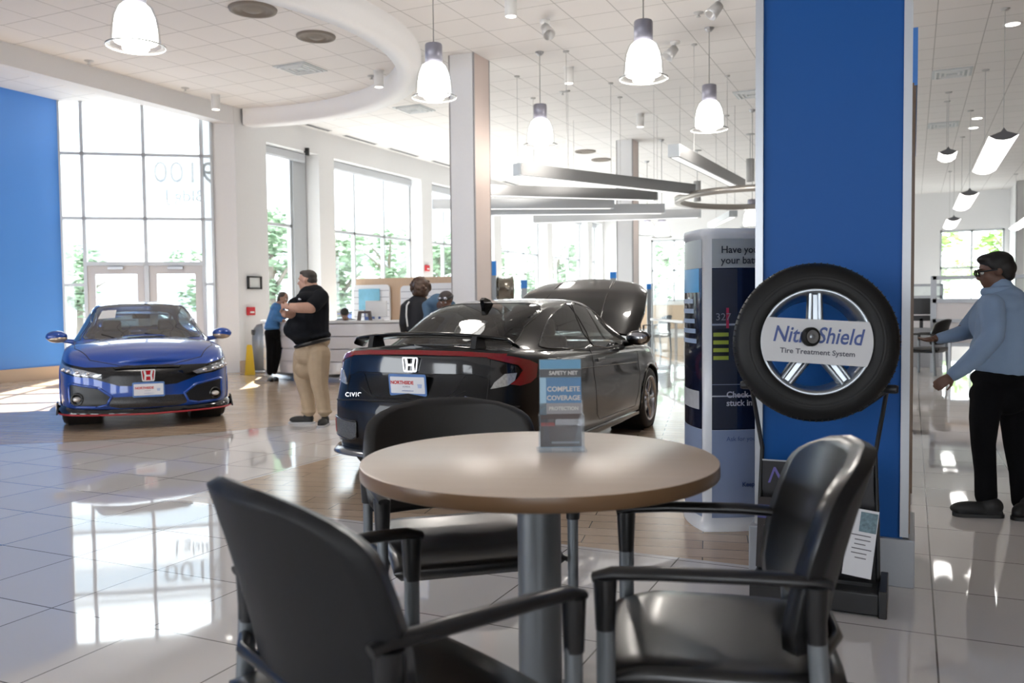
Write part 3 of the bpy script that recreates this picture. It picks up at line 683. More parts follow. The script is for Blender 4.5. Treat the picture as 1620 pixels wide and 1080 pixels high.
def make_car(kind):
    coupe = kind == 'coupe'
    PAINT = mat('paint_black', (.004, .004, .0042), .3, coat=1, coatr=.02, spec=.1, cior=1.36) if coupe else mat('paint_blue', (.005, .062, .36), .3, .2, coat=1, coatr=.02)
    GL = glassmat('coupe_glass', (.30, .33, .33), .10, 1.7) if coupe else glassmat('hatch_glass', (.35, .42, .45), .14, 1.7)
    BLK = mat('gloss_black', (.006, .006, .007), .08, coat=.5); TRIM = mat('trim_black', (.012, .012, .012), .45)
    if coupe:
        root = empty('car', (-3.16, 7.11, 0), radians(90.6), 'glossy black coupe with its hood raised and a rear wing', 'car', None); sc = .925
        hs = [1.02, 1.015, 1.0, .985, .97, .945, .925, .90, .84, .76, .71, .70]
        cfg = dict(x=[-2.20, -2.15, -2.00, -1.72, -1.35, -.6, .5, 1.35, 1.80, 2.06, 2.20, 2.24], y=[0, .48, .76, .86, .90, .875, .885, .895, .845, .68, .35, 0],
            levels=[(.17, .93, .06, .06, 0), (.30, .985, -.03, -.01, 0), (.50, 1.0, -.04, 0, 0), (.62, 1.0, -.02, .01, 0), ([.80]*5+[.74, .72, .68, .64, .60, .58, .57], .985, .05, .04, 0), ([q-.05 for q in hs], .955, .08, .10, 0), (hs, .90, .12, .16, 0)])
        gh = [(-1.82, 1.01, .60, .30), (-1.5, 1.125, .68, .42), (-1.15, 1.245, .76, .50), (-.8, 1.335, .80, .54), (-.4, 1.385, .815, .56), (0, 1.395, .82, .57), (.3, 1.355, .82, .57), (.6, 1.235, .815, .58), (.9, 1.07, .80, .62), (1.12, .955, .72, .58)]
        zb = .93; hoodx = 1.02
    else:
        root = empty('car', (-8.72, 7.85, 0), radians(-40.4), 'blue sports hatchback facing the camera beside the blue wall', 'car', None); sc = .90
        hs = [1.02, 1.015, 1.0, .985, .97, .95, .94, .935, .90, .83, .765, .745]
        cfg = dict(x=[-2.24, -2.18, -2.02, -1.72, -1.35, -.6, .5, 1.30, 1.78, 2.08, 2.24, 2.28], y=[0, .50, .80, .90, .93, .90, .905, .94, .915, .80, .45, 0],
            levels=[(.19, .95, .04, .05, 0), (.28, .99, -.02, -.02, 0), (.42, 1.0, -.02, 0, 0), (.55, .995, 0, .01, 0), ([.80]*5+[.76, .74, .72, .71, .68, .65, .64], .985, .05, .02, 0), ([q-.045 for q in hs], .945, .08, .07, 0), (hs, .875, .12, .14, 0)])
        gh = [(-2.1, 1.02, .60, .30), (-1.85, 1.18, .68, .42), (-1.4, 1.31, .76, .50), (-.9, 1.42, .80, .545), (-.4, 1.465, .81, .565), (0, 1.465, .82, .575), (.3, 1.42, .82, .58), (.62, 1.265, .82, .60), (.95, 1.09, .80, .66), (1.22, .955, .74, .62)]
        zb = .95; hoodx = 5
    G = car_shell(cfg); nl, nx = G.shape[:2]
    body = MB()
    for s in (1, -1):
        P = [[(p[0], s*p[1], p[2]) for p in row] for row in G]; body.grid(P, flip=s > 0)
    # top caps across the shoulder line
    top = G[-1]; capm = MB(); W = 20
    def crown(x): return np.interp(x, [-2.3, -2.0, -1.6, .9, 1.6, 2.1, 2.3], [.02, .035, .045, .085, .085, .05, .02])
    def hoodshape(u): a = abs(u); return (1-a**2.4)
    P = []
    for p in top:
        c = crown(p[0]); P.append([(p[0]+.02*(1-(2*k/W-1)**2)*(1 if p[0] > 1.9 else 0), p[1]*(2*k/W-1), p[2]+c*hoodshape(2*k/W-1)) for k in range(W+1)])
    capm.grid(P, flip=True)
    # greenhouse
    g = crom(np.array(gh), 10); gm = MB(); P = []
    for x, zc, yb, yr in g:
        h = zc-zb; half = [(yb, zb-.04), (yb*.985, zb+.03*min(1, h/.2)), (yb+(yr-yb)*.55, zb+h*.50), (yb+(yr-yb)*.93, zb+h*.80), (yr*.93, zb+h*.925), (yr*.75, zb+h*.972), (yr*.4, zb+h*.995), (0, zb+h)]
        H = crom(np.array(half), 5)
        P.append([(x, q[0], q[1]) for q in H]+[(x, -q[0], q[1]) for q in H[::-1][1:]])
    gm.grid(P)
    sh = Shell(); sh.add(body); sh.add(capm); sh.add(gm); sh.bvh()
    ghs = Shell(); ghs.add(gm); ghs.bvh()
    # ---- glass outlines
    if coupe:
        front_side = [(-.30, .965), (.92, .955), (.86, 1.02), (.55, 1.19), (.30, 1.285), (.05, 1.325), (-.20, 1.33)]
        rear_side = [(-.36, .975), (-.27, 1.325), (-.50, 1.305), (-.85, 1.21), (-1.18, 1.05), (-1.26, 1.0), (-1.0, .975)]
        rearg = [(-1.70, -.46), (-1.70, .46), (-1.20, .52), (-.72, .47), (-.70, 0), (-.72, -.47), (-1.20, -.52)]
        windg = [(.34, .50), (.34, -.50), (.70, -.56), (1.02, -.60), (1.06, 0), (1.02, .60), (.70, .56)]
    else:
        front_side = [(-.30, .99), (.98, .97), (.86, 1.06), (.56, 1.23), (.28, 1.325), (.02, 1.36), (-.24, 1.365)]
        rear_side = [(-.36, .99), (-.30, 1.365), (-.7, 1.35), (-1.15, 1.27), (-1.45, 1.12), (-1.4, 1.03), (-1.1, .99)]
        rearg = [(-1.95, -.46), (-1.95, .46), (-1.35, .46), (-1.35, -.46)]
        windg = [(.30, .515), (.30, -.515), (.70, -.60), (1.10, -.66), (1.15, 0), (1.10, .66), (.70, .60)]
    front_side, rear_side = smoothpoly(front_side, 3), smoothpoly(rear_side, 3); rearg = smoothpoly(rearg, 3); windg = smoothpoly(windg, 3)
    def inset(p, k=.95):
        cx = sum(q[0] for q in p)/len(p); cy = sum(q[1] for q in p)/len(p); return [(cx+(q[0]-cx)*k, cy+(q[1]-cy)*k) for q in p]
    ifs, irs, irg, iwg = inset(front_side), inset(rear_side), inset(rearg, .96), inset(windg, .96)
    def keepg(c):
        if c.z > zb+.015 and abs(c.y) > .40 and (inpoly(c.x, c.z, ifs) or inpoly(c.x, c.z, irs)): return False
        return not (inpoly(c.x, c.y, irg) or inpoly(c.x, c.y, iwg))
    WR = .372 if coupe else .375; wz = .325 if coupe else .33
    def keepb(c):
        return all(sqrt((c.x-wx)**2+(c.z-wz)**2) > WR for wx in (1.35, -1.35)) or abs(c.y) < .5
    def snapb(v):
        for wx in (1.35, -1.35):
            d = Vector((v.x-wx, v.z-wz)); l = d.length
            if abs(v.y) > .5 and WR-.04 < l < WR+.018: d = d/l*(WR+.0); return Vector((wx+d.x, v.y, wz+d.y))
        return v
    B = mesh_filter(body, keepb, snapb).build('body', PAINT, root)
    def keepc(c): return not (coupe and hoodx < c.x < 2.02 and abs(c.y) < .72) and not (-1.45 < c.x < .95 and abs(c.y) < .62)
    mesh_filter(capm, keepc).build('hood_and_deck' if not coupe else 'deck', PAINT, root)
    roof = mesh_filter(gm, keepg).build('roof', PAINT, root)
    for o_ in (B,): pass
    # ---- wheel wells, floor pan, lips
    ww = MB()
    for wx in (1.35, -1.35):
        for s in (1, -1):
            ww.lathe([(WR+.001, .50), (WR+.001, .86), ], (wx, 0, wz), axis='y', n=40) if s > 0 else ww.lathe([(WR+.001, -.86), (WR+.001, -.50)], (wx, 0, wz), axis='y', n=40)
            ww.lathe([(0, s*.50), (WR, s*.50)], (wx, 0, wz), axis='y', n=40)
    ww.box((0, 0, .20), (4.0, 1.50, .04)); ww.build('wheel_well', TRIM, root)
    lip = MB()
    for wx in (1.35, -1.35):
        for s in (1, -1):
            pts = []
            for k in range(0, 41):
                a = radians(-12)+radians(204)*k/40; x = wx+(WR-.002)*cos(a); z = wz+(WR-.002)*sin(a)
                h = sh.hit(Vector((x, s*3, z)), Vector((0, -s, 0)))
                if h is not None and abs(h.y) > .6: pts.append(h)
            if len(pts) > 3: lip.tube(pts, .012, 8)
    split_build(lip, 'arch_lip', PAINT, root)
    # ---- glass
    for nm, poly, vw, s_ in (('windshield', windg, 'top', ghs), ('rear_window', rearg, 'top', ghs)): s_.decal(poly, vw, .003, .05).build(nm, glassmat('coupe_rear_glass', (.10, .10, .10), .05, 1.25) if coupe and nm == 'rear_window' else GL, root)
    for vw in ('left', 'right'):
        ghs.decal(front_side, vw, .003, .05).build('door_window', GL, root); ghs.decal(rear_side, vw, .003, .05).build('quarter_window', GL, root)
    # window trims
    tr = MB()
    for vw in ('left', 'right'):
        for p in (front_side, rear_side): ghs.line(list(p)+[p[0]], vw, .006, .002, mb=tr)
    ghs.line(list(windg)+[windg[0]], 'top', .007, .001, mb=tr); ghs.line(list(rearg)+[rearg[0]], 'top', .007, .001, mb=tr)
    split_build(tr, 'window_trim', BLK, root)
    # ---- interior
    IN = mat('interior_dark', (.03, .03, .032), .7); IN2 = mat('interior_grey', (.10, .10, .10), .7)
    MB().box((1.02, 0, .86), (.35, 1.36, .16), bev=.05).build('dashboard', IN, root)
    for x, yy in ((-.15, .36), (-.15, -.36), (-.95, .33), (-.95, -.33)):
        st = MB().box((x+.05, yy, .52), (.48, .46, .16), bev=.05)
        R = Matrix.Rotation(radians(-14), 3, 'Y'); st.box(Vector((x-.20, yy, .80)), (.13, .44, .52), mtx=R, bev=.05)
        if x > -.5: st.box(Vector((x-.285, yy, 1.13)), (.09, .24, .16), mtx=R, bev=.035)
        st.build('car_seat', IN2, root)
    MB().lathe([(.165, -.012), (.185, 0), (.165, .012), (.150, 0), (.165, -.012)], (.66, .36, .93), axis='x', n=28).box((.67, .36, .93), (.02, .30, .05)).build('steering_wheel', IN, root)
    MB().box((.42, 0, 1.27), (.03, .22, .06), bev=.01).build('interior_mirror', IN, root)
    # ---- seams and handles
    seam = MB(); SEAM = mat('seam_black', (.002, .002, .002), .6)
    for vw in ('left', 'right'):
        sh.line([(-.42, .95), (-.46, .70), (-.40, .36), (-.30, .30), (.78, .30), (.88, .45), (.93, .80), (.92, .93)], vw, .004, -.001, mb=seam)
        if not coupe: sh.line([(-.42, .36), (-1.0, .36), (-1.25, .60), (-1.30, .95)], vw, .004, -.001, mb=seam)
    if coupe: sh.line([(-2.3, -.60), (-1.72, -.62), (-1.72, .62), (-2.3, .60)], 'top', .004, -.001, mb=seam)
    else:
        sh.line([(1.15, .78), (1.7, .76), (2.05, .60), (2.17, .30), (2.19, 0), (2.17, -.30), (2.05, -.60), (1.7, -.76), (1.15, -.78)], 'top', .005, -.001, mb=seam)
    split_build(seam, 'panel_seam', SEAM, root)
    for s in (1, -1):
        h = sh.hit(Vector((-.28, s*3, .84)), Vector((0, -s, 0))); MB().box((h.x, h.y+s*.022, h.z), (.20, .018, .028), bev=.007).box((h.x-.09, h.y+s*.01, h.z), (.02, .03, .02)).box((h.x+.09, h.y+s*.01, h.z), (.02, .03, .02)).build('door_handle', PAINT, root)
        cs = sh.line([(-1.9, .80), (-1.0, .80), (0, .77), (.9, .74)], 'left' if s > 0 else 'right', .006, -.003); cs.build('crease_line', PAINT, root)
        mr = MB(); mx, my, mz = (.62, s*.96, 1.00) if coupe else (.66, s*1.0, 1.03)
        mr.ell((mx, my, mz), (.075, .125, .075), n=20, m=12); mr.tube([(mx, my-s*.06, mz-.05), (mx+.03, s*.80, zb+.01)], [.025, .035], 10)
        mo = mr.build('door_mirror', PAINT if not coupe else BLK, root)
        MB().ell((mx-.03, my, mz), (.05, .108, .06), n=20, m=10).build('mirror_glass', mat('mirror_glass', (.5, .52, .55), .03, 1), mo)
        if not coupe: MB().ell((mx+.012, my-s*.01, mz-.028), (.066, .115, .05), n=20, m=10).build('mirror_base', mat('mirror_silver', (.55, .45, .35), .2, .5), mo)
    RIM = mat('rim_two_tone', (.50, .50, .52), .22, .9) if coupe else mat('rim_black', (.015, .015, .016), .2, .3, coat=.6)
    for wx in (1.35, -1.35):
        for s in (1, -1): wheel(root, (wx, s*(.775 if coupe else .80), wz), s, wz, .235 if coupe else .255, .225 if coupe else .245, 5, RIM, radians(14) if (coupe and wx > 0 and False) else 0)
    # side skirts
    sk = MB()
    for s in (1, -1): sk.box((0, s*.80, .215), (1.95, .14, .07), bev=.02)
    split_build(sk, 'side_skirt', TRIM if not coupe else BLK, root)
    def both(f):
        for s in (1, -1): f(s)
    if coupe:
        RED = mat('lamp_red', (.24, .006, .009), .12, coat=.8); CLR = mat('lamp_clear', (.62, .62, .60), .12, .6, noise=.5, scale=60)
        # dark band under the light bar, then the light bar
        sh.decal([(-.60, .965), (.60, .965), (.62, .80), (.50, .84), (-.50, .84), (-.62, .80)], 'rear', .004, .04).build('boot_panel', BLK, root)
        top_ = [(-.70, .985), (-.40, 1.005), (0, 1.012), (.40, 1.005), (.70, .985)]
        bar = top_+[(.70, .955), (.40, .972), (0, .978), (-.40, .972), (-.70, .955)]
        sh.decal(bar, 'rear', .012, .04).build('light_bar', RED, root)
        def lamp(s):
            q = radians(50)  # seen from behind and outside
            d = Vector((cos(q), -s*sin(q), 0)); r = Vector((sin(q), s*cos(q), 0)) if s > 0 else Vector((-sin(q), cos(q), 0)); r = Vector((-s*d.y, s*d.x, 0))
            vw = (Vector((-1.95, s*.72, 0))-d*3, d, r if s > 0 else r, (0, 0, 1))
            # r points so that increasing = outward/forward along the flank
            rr_ = Vector((sin(q), s*cos(q), 0)); vw = (Vector((-1.95, s*.72, 0))-d*3, d, rr_, (0, 0, 1))
            poly = [(-.16, .985), (.02, .965), (.18, .93), (.27, .895), (.24, .80), (.17, .765), (.06, .75), (-.02, .765), (.04, .80), (.10, .86), (.06, .90), (-.16, .955)]
            sh.decal(poly, vw, .012, .03).build('tail_lamp', RED, root)
            sh.decal([(-.14, .945), (.05, .89), (.08, .86), (.02, .80), (-.06, .76), (-.16, .75)], vw, .006, .03).build('lamp_recess', BLK, root)
            sh.decal([(-.05, .84), (.045, .845), (.02, .79), (-.04, .755), (-.16, .735), (-.13, .78)], vw, .012, .02).build('reverse_lamp', CLR, root)
        both(lamp)
        # plate recess, plate, badges
        sh.decal([(-.44, .83), (.44, .83), (.34, .68), (.26, .655), (-.26, .655), (-.34, .68)], 'rear', -.012, .04, -.02).build('plate_recess', mat('satin_black', (.02, .02, .021), .3), root)
        h = sh.hit(Vector((-5, 0, .75)), Vector((1, 0, 0))); nt = Vector((-.12, 0, 1)).normalized()
        plate((h.x-.03, 0, .755), (0, -1, 0), nt, root)
        h = sh.hit(Vector((-5, 0, .90)), Vector((1, 0, 0))); honda_h('badge', (h.x-.012, 0, .905), (0, -1, 0), (-.0, 0, 1), .135, .11, CHROME, root)
        h = sh.hit(Vector((-5, .47, .66)), Vector((1, 0, 0))); text('model_badge', 'CIVIC', .046, CHROME, root, plane_mtx((h.x-.016, .50, .665), (.30, -1, 0), (0, 0, 1)), ext=.002, spacing=1.15)
        h = sh.hit(Vector((-5, -.47, .665)), Vector((1, 0, 0))); text('model_badge', 'Si', .05, CHROME, root, plane_mtx((h.x-.012, -.47, .665), (-.25, -1, 0), (0, 0, 1)), ext=.003, bold=.001)
        sl = MB(); sh.line([(-.80, .60), (-.5, .625), (0, .63), (.5, .625), (.80, .60)], 'rear', .007, .0, mb=sl); sh.line([(-.45, .72), (-.3, .645), (.3, .645), (.45, .72)], 'rear', .004, .0, mb=sl)
        sl.build('bumper_seam', mat('seam_black'), root)
        MESH = mat('mesh_grey', (.09, .095, .10), .35, noise=.9, scale=90)
        def vent(s):
            q = radians(18); d = Vector((cos(q), -s*sin(q), 0)); rr_ = Vector((sin(q), s*cos(q), 0)); vw = (Vector((-2.1, s*.60, 0))-d*3, d, rr_, (0, 0, 1))
            e = sh.decal([(-.16, .46), (.23, .475), (.22, .34), (-.08, .31), (-.16, .34)], vw, .008, .03).build('bumper_vent', MESH, root)
            sh.decal([(.16, .455), (.20, .455), (.20, .35), (.165, .35)], vw, .016, .02).build('reflector', mat('reflector_red', (.65, .16, .18), .2), e)
            t = MB(); P_ = [(-.16, .46), (.23, .475), (.22, .34), (-.08, .31), (-.16, .34), (-.16, .46)]; sh.line(P_, vw, .008, .008, mb=t); t.build('vent_surround', BLK, e)
        both(vent)
        pts = []
        for k in range(0, 33):
            t = -1+2*k/32; yy = .88*sin(t*pi/2); h = sh.hit(Vector((-5, yy*.97, .25)), Vector((1, 0, 0)))
            if h is not None: pts.append(Vector((h.x-.02, yy, .20)))
        dd = MB(); P_ = []
        for p in pts: P_.append([p+Vector((.10, 0, .05)), p+Vector((.0, 0, .045)), p+Vector((-.055, 0, .012)), p+Vector((-.06, 0, 0)), p+Vector((.10, 0, -.01))])
        dd.grid(P_); dd.build('lower_lip', mat('lip_silver', (.20, .21, .23), .18, .7), root)
        ex = MB(); ex.lathe([(.055, -.08), (.058, .06), (.045, .06), (.042, -.08)], (-2.20, 0, .27), axis='x', n=24).box((-2.17, 0, .28), (.10, .40, .10), bev=.03); ex.build('exhaust', mat('exhaust_dark', (.05, .05, .05), .3, .7), root)
        # wing
        wg = MB(); P_ = []
        for k in range(0, 41):
            t = -1+2*k/40; yy = .70*t; z = 1.105-.05*abs(t)**2.2-(.03 if abs(t) > .97 else 0); x0 = -2.02+.16*t*t; ch = .21-.06*t*t
            P_.append([(x0+ch*a, yy, z+zz) for a, zz in ((0, .030), (.06, .038), (.35, .032), (.75, .012), (1, -.012), (.75, -.014), (.35, .0), (.05, .012), (0, .018))])
        wg.grid(P_, closed=True); wo = wg.build('rear_wing', PAINT, root)
        for s in (1, -1):
            MB().prism([(-2.02, .99), (-1.80, .98), (-1.86, 1.105), (-1.98, 1.11)], s*.45-.02, s*.45+.02, lambda x, z, y: (x, y, z)).build('wing_post', TRIM, wo)
        MB().prism([(-.90, 1.29), (-.72, 1.335), (-.80, 1.385), (-.90, 1.405), (-.94, 1.385)], -.018, .018, lambda x, z, y: (x, y, z)).build('roof_fin', BLK, root)
        # raised hood and engine bay
        hb = MB(); base = G[-1]; hx0 = 1.03; R = Matrix.Rotation(radians(-41), 3, 'Y'); P1 = []; P2 = []
        for k in range(0, 25):
            x = hx0+(2.16-hx0)*k/24; yy = np.interp(x, base[:, 0], base[:, 1]) if False else np.interp(x, [1.0, 1.5, 1.9, 2.08, 2.16], [.80, .80, .74, .62, .40]); zz = np.interp(x, [1.0, 1.35, 1.8, 2.06, 2.2], [.925, .90, .84, .76, .71])
            rowa = []; rowb = []
            for j in range(0, 25):
                u = -1+2*j/24; p = Vector((x, yy*u, zz+crown(x)*hoodshape(u)*1.1+.01))
                if abs(u) > .96: p.z -= .03
                q = R@(p-Vector((hx0, 0, .93)))+Vector((hx0, 0, 1.0)); rowa.append(q); rowb.append(q-R@Vector((0, 0, .03)))
            P1.append(rowa); P2.append(rowb)
        hb.grid(P1, flip=True); hb.grid(P2)
        for E_ in ([r_[0] for r_ in P1], [r_[-1] for r_ in P1], P1[-1], P1[0]): pass
        def rim_(a, b, fl): hb.grid([a, b], flip=fl)
        rim_([r_[0] for r_ in P1], [r_[0] for r_ in P2], True); rim_([r_[-1] for r_ in P1], [r_[-1] for r_ in P2], False); rim_(P1[-1], P2[-1], False); rim_(P1[0], P2[0], True)
        ho = hb.build('hood', PAINT, root)
        cr_ = MB()
        for s in (1, -1): cr_.tube([R@(Vector((x, s*.42*(1-.25*(x-1.03)), np.interp(x, [1.0, 1.35, 1.8, 2.06], [.925, .90, .84, .76])+crown(x)*hoodshape(.5)*1.1+.012))-Vector((hx0, 0, .93)))+Vector((hx0, 0, 1.0)) for x in (1.06, 1.3, 1.6, 1.9, 2.05)], .010, 8)
        cr_.build('hood_crease', PAINT, ho)
        MB().tube([(2.0, -.62, .72), (1.86, -.60, 1.50)], .006, 8).build('prop_rod', mat('rod_dark', (.03, .03, .03), .4), root)
        eb = MB().box((1.52, 0, .62), (1.0, 1.36, .25), bev=.03).box((1.45, .1, .79), (.5, .62, .12), bev=.03).box((1.65, -.42, .78), (.3, .25, .14), bev=.02).tube([(1.25, .35, .85), (1.5, .5, .84), (1.8, .3, .80)], .035, 10)
        eb.build('engine_bay', mat('engine_dark', (.03, .03, .032), .4), root)
        sh.decal([(1.72, .60), (2.0, .62), (2.0, .66), (1.72, .68)], 'right', .006, .03).build('side_marker', mat('marker_amber', (.6, .13, .03), .2), root)
        def headl(s): sh.decal([(s*.30, .66), (s*.78, .70), (s*.80, .63), (s*.45, .57), (s*.30, .60)], 'front', .008, .03).build('headlamp', CLR, root)
        both(headl)
        sh.decal([(-.5, .50), (.5, .50), (.42, .28), (-.42, .28)], 'front', .004, .05).build('lower_grille', TRIM, root)
    else:
        GRL = mat('grille_black', (.012, .012, .013), .25, noise=.6, scale=120); MS = mat('mesh_dark', (.05, .05, .052), .3, .3, noise=.9, scale=100)
        RB = mat('badge_red', (.55, .01, .02), .2)
        # upper black band
        band = [(-.86, .72), (-.60, .715), (-.36, .715), (0, .73), (.36, .715), (.60, .715), (.86, .72), (.84, .655), (.60, .60), (.44, .545), (.30, .50), (0, .485), (-.30, .50), (-.44, .545), (-.60, .60), (-.84, .655)]
        sh.decal(band, 'front', .004, .035).build('upper_grille', GRL, root)
        wgp = [(-.36, .715), (0, .73), (.36, .715), (.34, .695), (0, .70), (-.34, .695)]
        sh.decal(wgp, 'front', .03, .035, .03).build('grille_bar', BLK, root)
        honda_h('badge', (2.335, 0, .615), (0, 1, 0), (0, 0, 1), .155, .135, mat('badge_white', (.8, .8, .8), .2), root, RB, .014)
        plate((2.36, 0, .455), (0, 1, 0), (-.05, 0, 1), root, .34, .17)
        CLR = mat('headlamp_lens', (.50, .52, .55), .08, .7, noise=.75, scale=35, coat=1)
        def hl(s):
            q = radians(38); d = Vector((-cos(q), -s*sin(q), 0)); rr_ = Vector((-sin(q), s*cos(q), 0)); vw = (Vector((2.02, s*.70, 0))-d*3, d, rr_, (0, 0, 1))
            sh.decal([(-.44, .645), (-.20, .70), (.18, .765), (.36, .79), (.34, .72), (.22, .66), (-.05, .61), (-.32, .585)], vw, .006, .03).build('lamp_surround', BLK, root)
            e = sh.decal([(-.30, .635), (-.12, .685), (.14, .735), (.31, .76), (.29, .715), (.18, .67), (-.05, .63), (-.25, .605)], vw, .014, .03).build('headlamp', CLR, root)
            for a in (-.16, -.04, .08, .19):
                h = sh.hit(Vector((2.02, s*.70, 0))-d*3+rr_*a+Vector((0, 0, .665+a*.12)), d)
                if h is not None: MB().ell(h-d*.016, (.03, .03, .022), n=12, m=8).build('lamp_element', CHROME, e)
            # lower intake with frame
            q = radians(20); d = Vector((-cos(q), -s*sin(q), 0)); rr_ = Vector((-sin(q), s*cos(q), 0)); vw = (Vector((2.15, s*.60, 0))-d*3, d, rr_, (0, 0, 1))
            hexa = [(-.24, .385), (-.10, .485), (.20, .535), (.245, .52), (.22, .30), (.17, .275), (-.08, .265), (-.20, .29)]
            e = sh.decal(hexa, vw, .005, .03).build('side_intake', mat('intake_black', (.010, .011, .013), .35), root)
            t = MB(); sh.line(hexa+[hexa[0]], vw, .016, .006, mb=t); t.build('intake_frame', PAINT, e)
            h = sh.hit(Vector((2.15, s*.60, 0))-d*3+rr_*.13+Vector((0, 0, .36)), d)
            fm = Matrix(((rr_.x, 0, -d.x), (rr_.y, 0, -d.y), (0, 1, 0)))
            MB().lathe([(.0, .006), (.05, .006), (.055, .03), (.068, .03), (.075, .0)], h, mtx=fm, n=24).build('fog_lamp_ring', BLK, e)
            MB().ell(h-d*.016, (.045, .045, .03), n=16, m=10).build('fog_lamp', mat('fog_lens', (.75, .72, .68), .1, .5), e)
            # louvres at the corner
            for k in range(4):
                q2 = radians(60); d2 = Vector((-cos(q2), -s*sin(q2), 0)); r2 = Vector((-sin(q2), s*cos(q2), 0)); vw2 = (Vector((2.0, s*.80, 0))-d2*3, d2, r2, (0, 0, 1)); z = .33+k*.055
                sh.decal([(-.16, z), (-.02, z+.01), (-.02, z+.045), (-.16, z+.035)], vw2, .004, .03).build('corner_louvre', TRIM, root)
        both(hl)
        sh.decal([(-.46, .375), (.46, .375), (.40, .27), (.30, .245), (-.30, .245), (-.40, .27)], 'front', .004, .03).build('lower_grille', MS, root)
        # splitter with red line
        pts = []
        for k in range(0, 41):
            t = -1+2*k/40; yy = .98*sin(t*pi/2); h = sh.hit(Vector((5, yy*.93, .24)), Vector((-1, 0, 0)))
            if h is not None: pts.append(Vector((h.x+.03, yy, .175+.02*abs(t))))
        for nm, dz, dx_, m_, t1, t0 in (('front_splitter', 0, 0, BLK, .055, 0), ('splitter_stripe', -.006, .012, mat('stripe_red', (.36, .02, .03), .3), .012, -.006)):
            q = MB(); P_ = []
            for p in pts: p = p+Vector((dx_, 0, dz)); P_.append([p+Vector((-.12, 0, t1+.03)), p+Vector((-.01, 0, t1)), p+Vector((0, 0, t0+.01)), p+Vector((0, 0, t0)), p+Vector((-.12, 0, t0))])
            q.grid(P_, flip=True); q.build(nm, m_, root)
        fn = MB()
        for s in (1, -1): fn.prism([(2.0, .18), (1.72, .19), (1.74, .31), (1.80, .30)], s*.955-.008, s*.955+.008, lambda x, z, y: (x, y, z))
        split_build(fn, 'splitter_fin', BLK, root)
        sh.decal([(1.42, -.20), (1.42, .20), (1.30, .17), (1.29, 0), (1.30, -.17)], 'top', .004, .03).build('hood_scoop', TRIM, root)
        sp_ = MB(); P_ = []
        for yy, kx in ((-.24, .6), (-.19, 1), (0, 1.08), (.19, 1), (.24, .6)):
            h1 = sh.hit(Vector((1.34, yy, 3)), Vector((0, 0, -1))); P_.append([(1.22, yy*.9, h1.z+.018), (1.28, yy*.95, h1.z+.03*kx), (1.36, yy, h1.z+.034*kx), (1.37, yy, h1.z+.022*kx)])
        sp_.grid(P_); sp_.build('scoop_lip', PAINT, root)
        st = ghs.decal([(.45, -.47), (.45, -.30), (.64, -.32), (.64, -.52)], 'top', .008, .05, .004).build('window_sticker', mat('sticker_paper', (.8, .8, .8), .6), root)
        wp = MB()
        for s in (0, 1): ghs.line([(1.12, .30-s*.62), (1.02, .02-s*.50)], 'top', .008, .006, mb=wp)
        split_build(wp, 'wiper', TRIM, root)
        wg = MB(); P_ = []
        for k in range(0, 21):
            t = -1+2*k/20; P_.append([(-2.15+a*.24, .58*t, 1.27-.01*t*t+zz) for a, zz in ((0, .03), (.5, .03), (1, 0), (.5, 0))])
        wg.grid(P_, closed=True)
        for s in (1, -1): wg.box((-2.05, s*.50, 1.16), (.18, .025, .22))
        wg.build('rear_wing', PAINT, root)
    root.scale = (sc, sc, sc)
    return root
make_car('coupe'); make_car('hatch')
# ================================================================ round table
TW = woodmat('table_laminate', (.80, .64, .50), (.86, .71, .57), .36, (1.2, 9, 1), coat=0); TE = mat('table_edge_brown', (.20, .115, .06), .3)
TC = (-.989, 2.317)
o = empty('round_table', (*TC, 0), radians(20), 'round table with light wood top on a single grey post', 'table')
R_ = .517
MB().lathe([(0, .80), (R_-.004, .80), (R_, .797)], n=96).build('tabletop', TW, o)
MB().lathe([(R_, .797), (R_+.001, .79), (R_+.001, .762), (R_-.004, .758), (0, .758)], n=96).build('edge_band', TE, o)
POST = mat('post_grey', (.16, .17, .18), .38, .5)
MB().lathe([(.064, .757), (.064, .03)], n=40).lathe([(.0, .757), (.16, .757), (.16, .74), (.064, .735)], n=40).build('post', POST, o)
MB().lathe([(.064, .06), (.09, .035), (.28, .02), (.30, .008), (.30, 0), (0, 0)], n=56).build('base', POST, o)
# brochure holder on the table
HB = onz(888, 712, .80)
o = empty('brochure_holder', (HB.x, HB.y, .80), radians(24.8), 'clear plastic brochure holder standing on the round table', 'brochure holder')
ACR = glassmat('acrylic_clear', (.93, .95, .97), .035, 1.25)
w2, hh = .068, .275
a = MB()
a.box((0, .026, .075), (.135, .003, .15)).box((0, -.032, .05), (.135, .003, .10)).box((-w2, -.003, .055), (.003, .06, .11)).box((w2, -.003, .055), (.003, .06, .11)).box((0, -.003, .003), (.15, .085, .006)).prism([(-w2, 0), (-.03, 0), (-.045, .115)], -.036, -.033, lambda x, z, y: (x, y, z)).prism([(.03, 0), (w2, 0), (.056, .115)], -.036, -.033, lambda x, z, y: (x, y, z))
a.build('acrylic_stand', ACR, o)
bo = empty('brochure_stack', (HB.x, HB.y, .80), radians(24.8), 'stack of blue and brown printed brochures inside the clear holder', 'brochures')
Rt = Matrix.Rotation(radians(-4), 4, 'X'); f = lambda x, y, z: Rt@Vector((x, y, z))
def bpl(nm, x0, x1, z0, z1, m, y0=-.013, y1=.012, par=None): q = MB(); q.prism([(x0, z0), (x1, z0), (x1, z1), (x0, z1)], y0, y1, lambda x, z, y: f(x, y, z)); return q.build(nm, m, par)
